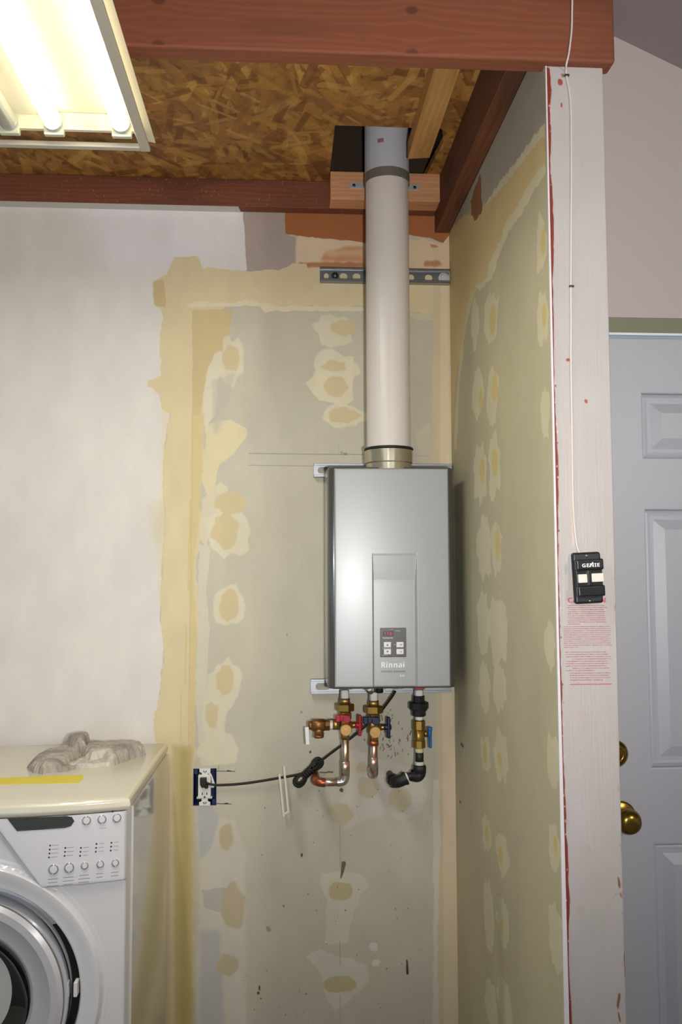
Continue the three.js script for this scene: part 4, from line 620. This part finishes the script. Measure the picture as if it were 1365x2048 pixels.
// ---------------------------------------------------------------- washing machine
{
  const cxw = -0.668, hw = 0.333, zb = 0.035, zc = 0.645, bow = 0.05, topY = 0.988, dcY = 0.589;
  const zf = (x) => zc + bow * (1 - ((x - cxw) / hw) ** 2);
  const w = thing('washing_machine', 'white front loading washing machine with a round door', 'washing machine');
  const plan = (g0) => { const p = [[cxw - hw, -zb], [cxw + hw, -zb]]; for (const t of span(1, -1, 24)) p.push([cxw + t * hw, -(zf(cxw + t * hw) - g0)]); return p.reverse(); };
  const cab = extrude(plan(0.045), 0.93, 0.004).rotateX(-Math.PI / 2).translate(0, 0.03, 0);
  part('cabinet', crisp(cab, 0.5), std('#c9c8c6', 0.22, 0, { clearcoat: 1, clearcoatRoughness: 0.07 }), w).userData.label = 'glossy white cabinet';
  const lid = extrude(plan(-0.002), 0.03, 0.013, [], 5).rotateX(-Math.PI / 2).translate(0, topY - 0.03, 0);
  part('top_panel', crisp(lid, 0.6), M.topEnamel, w).userData.label = 'cream white top panel';
  // lower front with the raised dish round the door
  const us = span(cxw - hw + 0.001, cxw + hw - 0.003, 130), vs = span(0.09, 0.958, 150);
  const front = (x, y, i, j) => {
    let z = zf(x) - 0.014; const d = Math.hypot(x - cxw, y - dcY);
    z += 0.013 * (1 - sm(0.275, 0.282, d)) - 0.009 * (1 - sm(0.236, 0.276, d));
    if (d < 0.252) z -= 0.05 * (1 - sm(0.243, 0.252, d));
    if (i === 0 || i === us.length - 1 || j === 0 || j === vs.length - 1) z -= 0.04;
    else z -= 0.008 * (1 - sm(0, 0.008, Math.min(x - us[0], us[us.length - 1] - x)));
    return [x, y, z];
  };
  part('front_panel', gridSurface(us, vs, front), M.enamel, w);
  const th = span(0, Math.PI * 2, 160), rs = [0.2325, 0.2335, 0.2365, 0.239, ...span(0.242, 0.272, 10), ...span(0.274, 0.284, 8), 0.288, 0.292, 0.3];
  part('door_bezel', gridSurface(rs, th, (q, a, i) => { const x = cxw + q * Math.cos(a), y = dcY + q * Math.sin(a); return [x, y, zf(x) - 0.0132 + 0.013 * (1 - sm(0.275, 0.282, q)) - 0.009 * (1 - sm(0.236, 0.276, q)) - [0.055, 0.01, 0.002, 0.0003][Math.min(i, 3)] * (i < 4 ? 1 : 0) - (q > 0.29 ? 0.003 * (q - 0.29) / 0.01 : 0)]; }), M.enamel, w).userData.label = 'raised white bezel round the door';
  // control console, printed
  const ext = { x0: -0.6, y0: 0.8, w: 0.27, h: 0.18 }, C = sheet(ext.w, ext.h, 3600, ext.x0, ext.y0);
  C.g.fillStyle = '#e1e1e5'; C.g.fillRect(0, 0, C.c.width, C.c.height);
  const cap = (x, y, n, L, al = 0.55) => { for (let k = 0; k < n; k++) { const LL = L * rr(0.75, 1); let px = x - LL / 2; while (px < x + LL / 2) { const s = rr(0.0012, 0.0045); stroke(C, [[px, y - k * 0.0072], [Math.min(px + s, x + LL / 2), y - k * 0.0072]], '#6d6a6c', 0.0017, al); px += s + 0.0014; } } };
  const up = [[-0.423, 0.9465], [-0.392, 0.9465], [-0.362, 0.9465]], low = [[-0.487, 0.8505], [-0.456, 0.8515], [-0.425, 0.853], [-0.394, 0.853], [-0.364, 0.8525]];
  cap(-0.359, 0.9725, 2, 0.015, 0.45); cap(-0.389, 0.9275, 1, 0.017, 0.3); cap(-0.398, 0.9725, 1, 0.01, 0.2); cap(-0.545, 0.9715, 1, 0.05, 0.4);
  low.forEach(([x, y], i) => cap(x - 0.001, y - 0.02, [3, 3, 3, 2, 2][i], [0.023, 0.022, 0.024, 0.013, 0.014][i]));
  const leds = [];
  low.forEach(([x, y], i) => { const n = i ? 3 : 4; for (let k = 0; k < n; k++) { const ly = y + [0.025, 0.025, 0.021, 0.0265, 0.0265][i] + k * 0.0081, lx = x - 0.0095 + k * 0.0006; leds.push([lx, ly]); cap(lx + 0.0105, ly, 1, [0.014, 0.014, 0.01, 0.009, 0.009][i], 0.4); } });
  leds.push([-0.3705, 0.9605]);
  const yT = 0.9595, yB = 0.812, left = (y) => -0.6155 + (yT - y) * 0.72;
  const cu = [0, 0.003, 0.012, ...span(0.03, 0.97, 30), 0.992, 1], cv = [0, 0.012, 0.03, ...span(0.06, 0.97, 10), 1];
  const con = (u, v) => { const y = yB + (yT - yB) * v, x = left(y) + (cxw + hw - 0.007 - left(y)) * u, inset = (u === 0 || u === 1 || v === 0) ? 0.014 : (u === 0.003 || u === 0.992 || v === 0.012) ? 0.0015 : 0; return [x, y, zf(x) + 0.0005 - inset]; };
  const cons = part('console', gridSurface(cu, cv, con, ([x, y]) => [(x - ext.x0) / ext.w, (y - ext.y0) / ext.h]), std('#ffffff', 0.28, 0, { map: tex(C), clearcoat: 1, clearcoatRoughness: 0.08 }), w);
  cons.userData.label = 'slanted white control console';
  const face = (x) => Math.atan(-2 * bow * (x - cxw) / (hw * hw));
  const put = (x, y, o = 0) => [x, y, zf(x) + 0.0005 + o];
  for (const [x, y, rad] of [...up.map((p) => [...p, 0.0098]), ...low.map((p, i) => [...p, i < 2 ? 0.0108 : 0.0082])]) {
    const b = part('button', crisp(lathe([[0, 0.0045], [rad * 0.62, 0.004], [rad * 0.74, 0.0022], [rad * 0.76, -0.002]], 32), 0.5).rotateX(Math.PI / 2), M.enamel, cons, put(x, y), [0, -face(x), 0]);
    part('bezel', lathe([[rad * 0.76, -0.001], [rad * 0.8, 0.0032], [rad * 0.92, 0.0032], [rad, 0.0008], [rad, -0.002]], 32).rotateX(Math.PI / 2), M.chrome, b);
  }
  for (const [x, y] of leds) part('indicator', lathe([[0, 0.0008], [0.0017, 0.0005], [0.002, -0.0005]], 12).rotateX(Math.PI / 2), M.black, cons, put(x, y));
  const dispShape = [[-0.581, 0.966], [-0.463, 0.965], [-0.452, 0.962], [-0.447, 0.953], [-0.454, 0.943], [-0.466, 0.94], [-0.561, 0.9395]].map(([x, y]) => [x, y - 0.006]);
  const bend = (g, o) => { const p = g.attributes.position; for (let i = 0; i < p.count; i++) p.setZ(i, p.getZ(i) + zf(p.getX(i)) + o); g.computeVertexNormals(); return g; };
  part('display', bend(extrude(dispShape.flatMap(([x, y], i) => { const [x2, y2] = dispShape[(i + 1) % 7]; return span(0, 1, 8).slice(0, 8).map((t) => [x + (x2 - x) * t, y + (y2 - y) * t]); }), 0.002, 0.0006), 0), std('#4a4c4c', 0.15, 0.2, { clearcoat: 1, clearcoatRoughness: 0.05 }), cons).userData.label = 'dark display window';
  // door
  const zd = zf(cxw) - 0.03;
  const door = part('door_ring', crisp(lathe([[0.138, 0.012], [0.146, 0.02], [0.16, 0.022], [0.185, 0.036], [0.2, 0.036], [0.21, 0.028], [0.2165, 0.012], [0.2165, -0.02]], 96), 0.5).rotateX(Math.PI / 2), std('#d4d4d8', 0.25, 0.15, { clearcoat: 1, clearcoatRoughness: 0.06 }), w, [cxw, dcY, zd]);
  door.userData.label = 'pale plastic door ring';
  part('door_trim', crisp(lathe([[0.209, 0.029], [0.2125, 0.03], [0.2175, 0.018], [0.2175, -0.004], [0.2165, -0.004]], 96), 0.4).rotateX(Math.PI / 2), M.chrome, door).userData.label = 'chrome trim ring';
  part('door_glass', lathe([[0, -0.03], [0.06, -0.028], [0.1, -0.016], [0.13, 0.004], [0.139, 0.013]], 96).rotateX(Math.PI / 2), std('#0b0e0f', 0.05, 0, { clearcoat: 1, clearcoatRoughness: 0.02 }), door).userData.label = 'dark door glass';
  part('door_gasket', lathe([[0.215, -0.028], [0.226, -0.03], [0.238, -0.024]], 96).rotateX(Math.PI / 2), M.rubber, w, [cxw, dcY, zd]);
  part('door_latch', rbox(-0.004, 0.004, -0.018, 0.012, -0.02, 0.004, 0.002), M.device, w, [cxw + 0.2275, dcY + 0.012, zd]);
  for (const x of [cxw - 0.28, cxw + 0.28]) for (const z of [0.1, 0.58]) part('foot', cyl(0.025, 0, 0.034, 0.003), M.rubber, w, [x, 0, z]);
  // flat yellow strip across the top panel
  solo('yellow_strip', planar(extrude([[-.811,.452],[-.487,.425],[-.477,.457],[-.477,.507],[-.788,.512]].map(([x, z]) => [x, -z]).reverse(), 0.0006).rotateX(-Math.PI / 2).translate(0, topY, 0), 'x', 'z', 0, 0, 1, 1), std('#e3d22e', 0.5), 'thin flat yellow strip on the washer top', 'tape');
}
// crumpled grey cloth on the washer
{
  const polys = [
    [[[-.64,.337],[-.615,.394],[-.583,.407],[-.543,.389],[-.54,.287],[-.537,.2],[-.547,.12],[-.581,.103],[-.616,.168],[-.639,.273]], 0.026, 0.022],
    [[[-.539,.226],[-.5,.313],[-.466,.298],[-.437,.324],[-.404,.273],[-.373,.2],[-.384,.146],[-.423,.13],[-.499,.137],[-.54,.154]], 0.032, 0.024],
    [[[-.552,.388],[-.546,.355],[-.533,.251],[-.449,.251],[-.432,.324],[-.475,.344]], 0.012, 0.008],
    [[[-.595,.157],[-.549,.237],[-.529,.201],[-.534,.121],[-.567,.076]], 0.05, 0.018],
  ];
  const inside = (q, x, z) => { let c = false, d = 9; q.forEach(([x1, z1], k) => { const [x2, z2] = q[(k + 1) % q.length]; if ((z1 > z) !== (z2 > z) && x < ((x2 - x1) * (z - z1)) / (z2 - z1) + x1) c = !c; const t = Math.min(1, Math.max(0, ((x - x1) * (x2 - x1) + (z - z1) * (z2 - z1)) / ((x2 - x1) ** 2 + (z2 - z1) ** 2))); d = Math.min(d, Math.hypot(x - x1 - t * (x2 - x1), z - z1 - t * (z2 - z1))); }); return c ? d : -d; };
  const height = (x, z) => {
    const wx = x + (fbm(x * 60, z * 60, 61, 2) - 0.5) * 0.014, wz = z + (fbm(x * 60, z * 60, 67, 2) - 0.5) * 0.02; let h = 0;
    polys.forEach(([q, H, soft], k) => { const d = inside(q, wx, wz); if (d > 0) { const e = Math.min(1, d / soft); h = Math.max(h, H * Math.sqrt(e * (2 - e)) * (0.8 + 0.4 * fbm(x * 20 + z * 14 + k * 9, z * 22 - x * 10, 71 + k, 2))); } });
    return h + (h > 0.003 ? (fbm(x * 150, z * 150, 91, 2) - 0.5) * 0.0022 : 0);
  };
  let g = gridSurface(span(-0.68, -0.37, 190), span(0.43, 0.03, 190), (x, z) => [x, 0.9878 + height(x, z), z]);
  { const p = g.attributes.position, keep = []; for (let k = 0; k < g.index.count; k += 3) { const t = [0, 1, 2].map((e) => g.index.getX(k + e)); if (t.some((v) => p.getY(v) > 0.9885)) keep.push(...t); } g.setIndex(keep); g.computeVertexNormals(); g = mergeVertices(planar(g.toNonIndexed(), 'x', 'z', -0.68, 0.06, 0.3, 0.3)); }
  const S = sheet(0.3, 0.3, 1200, 0, 0); S.g.fillStyle = '#b0a79e'; S.g.fillRect(0, 0, 400, 400); for (let i = 0; i < 40; i++) blob(S, ell([rnd() * 0.3, rnd() * 0.3, rr(0.01, 0.03), rr(0.01, 0.03)]), ['#8b837c', '#b9b1a6', '#7d7670'][i % 3], { alpha: 0.5, blur: 0.006 });
  blob(S, [[-.536,.373],[-.528,.276],[-.446,.264],[-.429,.342],[-.471,.361]].map(([x, z]) => [x + 0.68, z - 0.06]), '#c9c3b8', { alpha: 0.9, blur: 0.003 });
  mottle(S, 0.3, 120, 120, 31, 0.12);
  solo('cloth_rag', g, std('#ffffff', 0.95, 0, { map: tex(S, true), bumpMap: bumpFine, bumpScale: 0.002, sheen: 0.4, sheenRoughness: 0.8, sheenColor: '#a8a098' }), 'crumpled grey cotton rag lying on the washer top', 'rag');
}

// ---------------------------------------------------------------- post fittings: wire, wall button, warning label
{
  const t = thing('bell_wire', 'thin white wire stapled down the front beam and white post', 'wire');
  part('wire', tube([[.553,2.614,1.021],[.551,2.554,1.02],[.549,2.513,1.02],[.543,2.468,1.02]].concat([[.539,2.448,1.016],[.542,2.443,1.004],[.543,2.432,1.002],[.55,2.379,1.002],[.549,2.254,1.002],[.546,2.135,1.002],[.543,2.015,1.002],[.542,1.95,1.002],[.54,1.873,1.002],[.539,1.739,1.002],[.538,1.606,1.002],[.542,1.531,1.002],[.548,1.505,1.003]]), 0.0019, 200, false, 8), std('#d6cfc6', 0.5), t);
  for (const [x, y, z] of [[.544,2.433,1],[.544,2.015,1]]) part('staple', merge([rbox(-0.0045, 0.0045, -0.0018, 0.0018, 0.003, 0.0048, 0.0005), rbox(-0.0045, -0.0032, -0.0018, 0.0018, -0.001, 0.004, 0.0004), rbox(0.0032, 0.0045, -0.0018, 0.0018, -0.001, 0.004, 0.0004)]), M.darkSteel, t, [x, y, z]);
}
{
  const [[x0, y0], [x1, y1]] = [[.511,1.245],[.617,1.438]], W = x1 - x0, Hh = y1 - y0, S = sheet(W, Hh, 5000, 0, 0), g = S.g;
  g.fillStyle = '#000'; g.fillRect(0, 0, S.c.width, S.c.height);
  g.fillStyle = '#fff'; g.font = `bold ${0.0125 * 5000}px sans-serif`; g.save(); const m = g.measureText('CAUTION').width; g.translate(0.0115 * 5000, 0.0235 * 5000); g.scale((0.0745 * 5000) / m, 1); g.fillText('CAUTION', 0, 0); g.restore();
  const line = (y, a, b, al) => { let x = a; while (x < b) { const s = Math.min(b - x, rr(0.0015, 0.006)); stroke(S, [[x, y], [x + s, y + rr(-0.0002, 0.0002)]], '#fff', 0.0013, al * rr(0.45, 0.8)); x += s + 0.0014; } };
  for (let k = 0; k < 10; k++) line(Hh - 0.029 - k * 0.0038, 0.0125, k === 9 ? 0.035 : 0.086 - rr(0, 0.006), 0.75);
  for (let k = 0; k < 11; k++) line(Hh - 0.068 - k * 0.0038, 0.004, k === 10 ? 0.03 : 0.094 - rr(0, 0.004), 0.65);
  for (let k = 0; k < 9; k++) line(Hh - 0.115 - k * 0.0042, k % 4 === 3 ? 0.02 : 0.006, k === 8 ? 0.06 : 0.094 - rr(0, 0.012), 0.7);
  for (let k = 0; k < 4; k++) line(Hh - 0.1535 - k * 0.0042, 0.014, k === 3 ? 0.075 : 0.094 - rr(0, 0.01), 0.75);
  stroke(S, [[0.014, 0.019], [0.092, 0.019]], '#fff', 0.0013, 0.9); line(0.0192, 0.014, 0.092, 1);
  const ink = new THREE.CanvasTexture(S.c); ink.magFilter = THREE.LinearFilter;
  solo('warning_label', planar(new THREE.PlaneGeometry(W, Hh).translate(W / 2, Hh / 2, 0), 'x', 'y', 0, 0, W, Hh), std('#cf4f68', 0.5, 0, { alphaMap: ink, transparent: true }), 'faded warning label with red print below the black wall button', 'label', [x0 + 0.001, y0, 1.0004]);
}
{
  const t = thing('wall_button', 'black garage door wall button unit on the white post', 'wall switch', [0.5605, 1.4605, 1.0003]);
  t.rotation.z = 0.045;
  part('base_plate', rbox(-0.0275, 0.0265, -0.0475, 0.0475, 0, 0.012, 0.005, 3), M.black, t);
  part('body', merge([rbox(-0.0255, 0.0255, 0.0145, 0.0345, 0.01, 0.027, 0.003, 3), rbox(-0.0255, 0.0255, -0.034, -0.014, 0.01, 0.027, 0.003, 3), rbox(-0.0245, 0.0245, -0.016, 0.016, 0.01, 0.019, 0.001), rbox(-0.004, 0.004, -0.014, 0.0145, 0.01, 0.0235, 0.001)]), std('#141416', 0.3), t);
  const B = std('#dedbcb', 0.4);
  part('button', rbox(-0.0225, -0.006, -0.0085, 0.0075, 0.018, 0.0245, 0.0015), B, t); part('button', rbox(0.002, 0.025, -0.008, 0.008, 0.018, 0.0245, 0.0015), B, t);
  for (const y of [0.0405, -0.0415]) part('screw', lathe([[0, 0.002], [0.002, 0.0015], [0.0028, 0]], 16).rotateX(Math.PI / 2), M.chrome, t, [0, y, 0.012]);
  const A = document.createElement('canvas'); A.width = 512; A.height = 160; const a = A.getContext('2d'); a.fillStyle = '#000'; a.fillRect(0, 0, 512, 160); a.fillStyle = '#fff'; a.font = 'bold 128px sans-serif'; const m = a.measureText('GENIE').width; a.save(); a.scale(490 / m, 1); a.fillText('GENIE', (11 * m) / 490, 128); a.restore(); a.beginPath(); a.moveTo(200, 128); a.lineTo(300, 6); a.lineTo(322, 6); a.lineTo(322, 60); a.lineTo(285, 60); a.lineTo(235, 128); a.fill();
  const al = new THREE.CanvasTexture(A); al.magFilter = THREE.LinearFilter;
  part('lettering', new THREE.PlaneGeometry(0.036, 0.0115), std('#e8e8ea', 0.4, 0, { alphaMap: al, transparent: true }), t, [0.001, 0.0235, 0.02715]).userData.label = 'white brand lettering';
}
renderer.render(scene, camera);
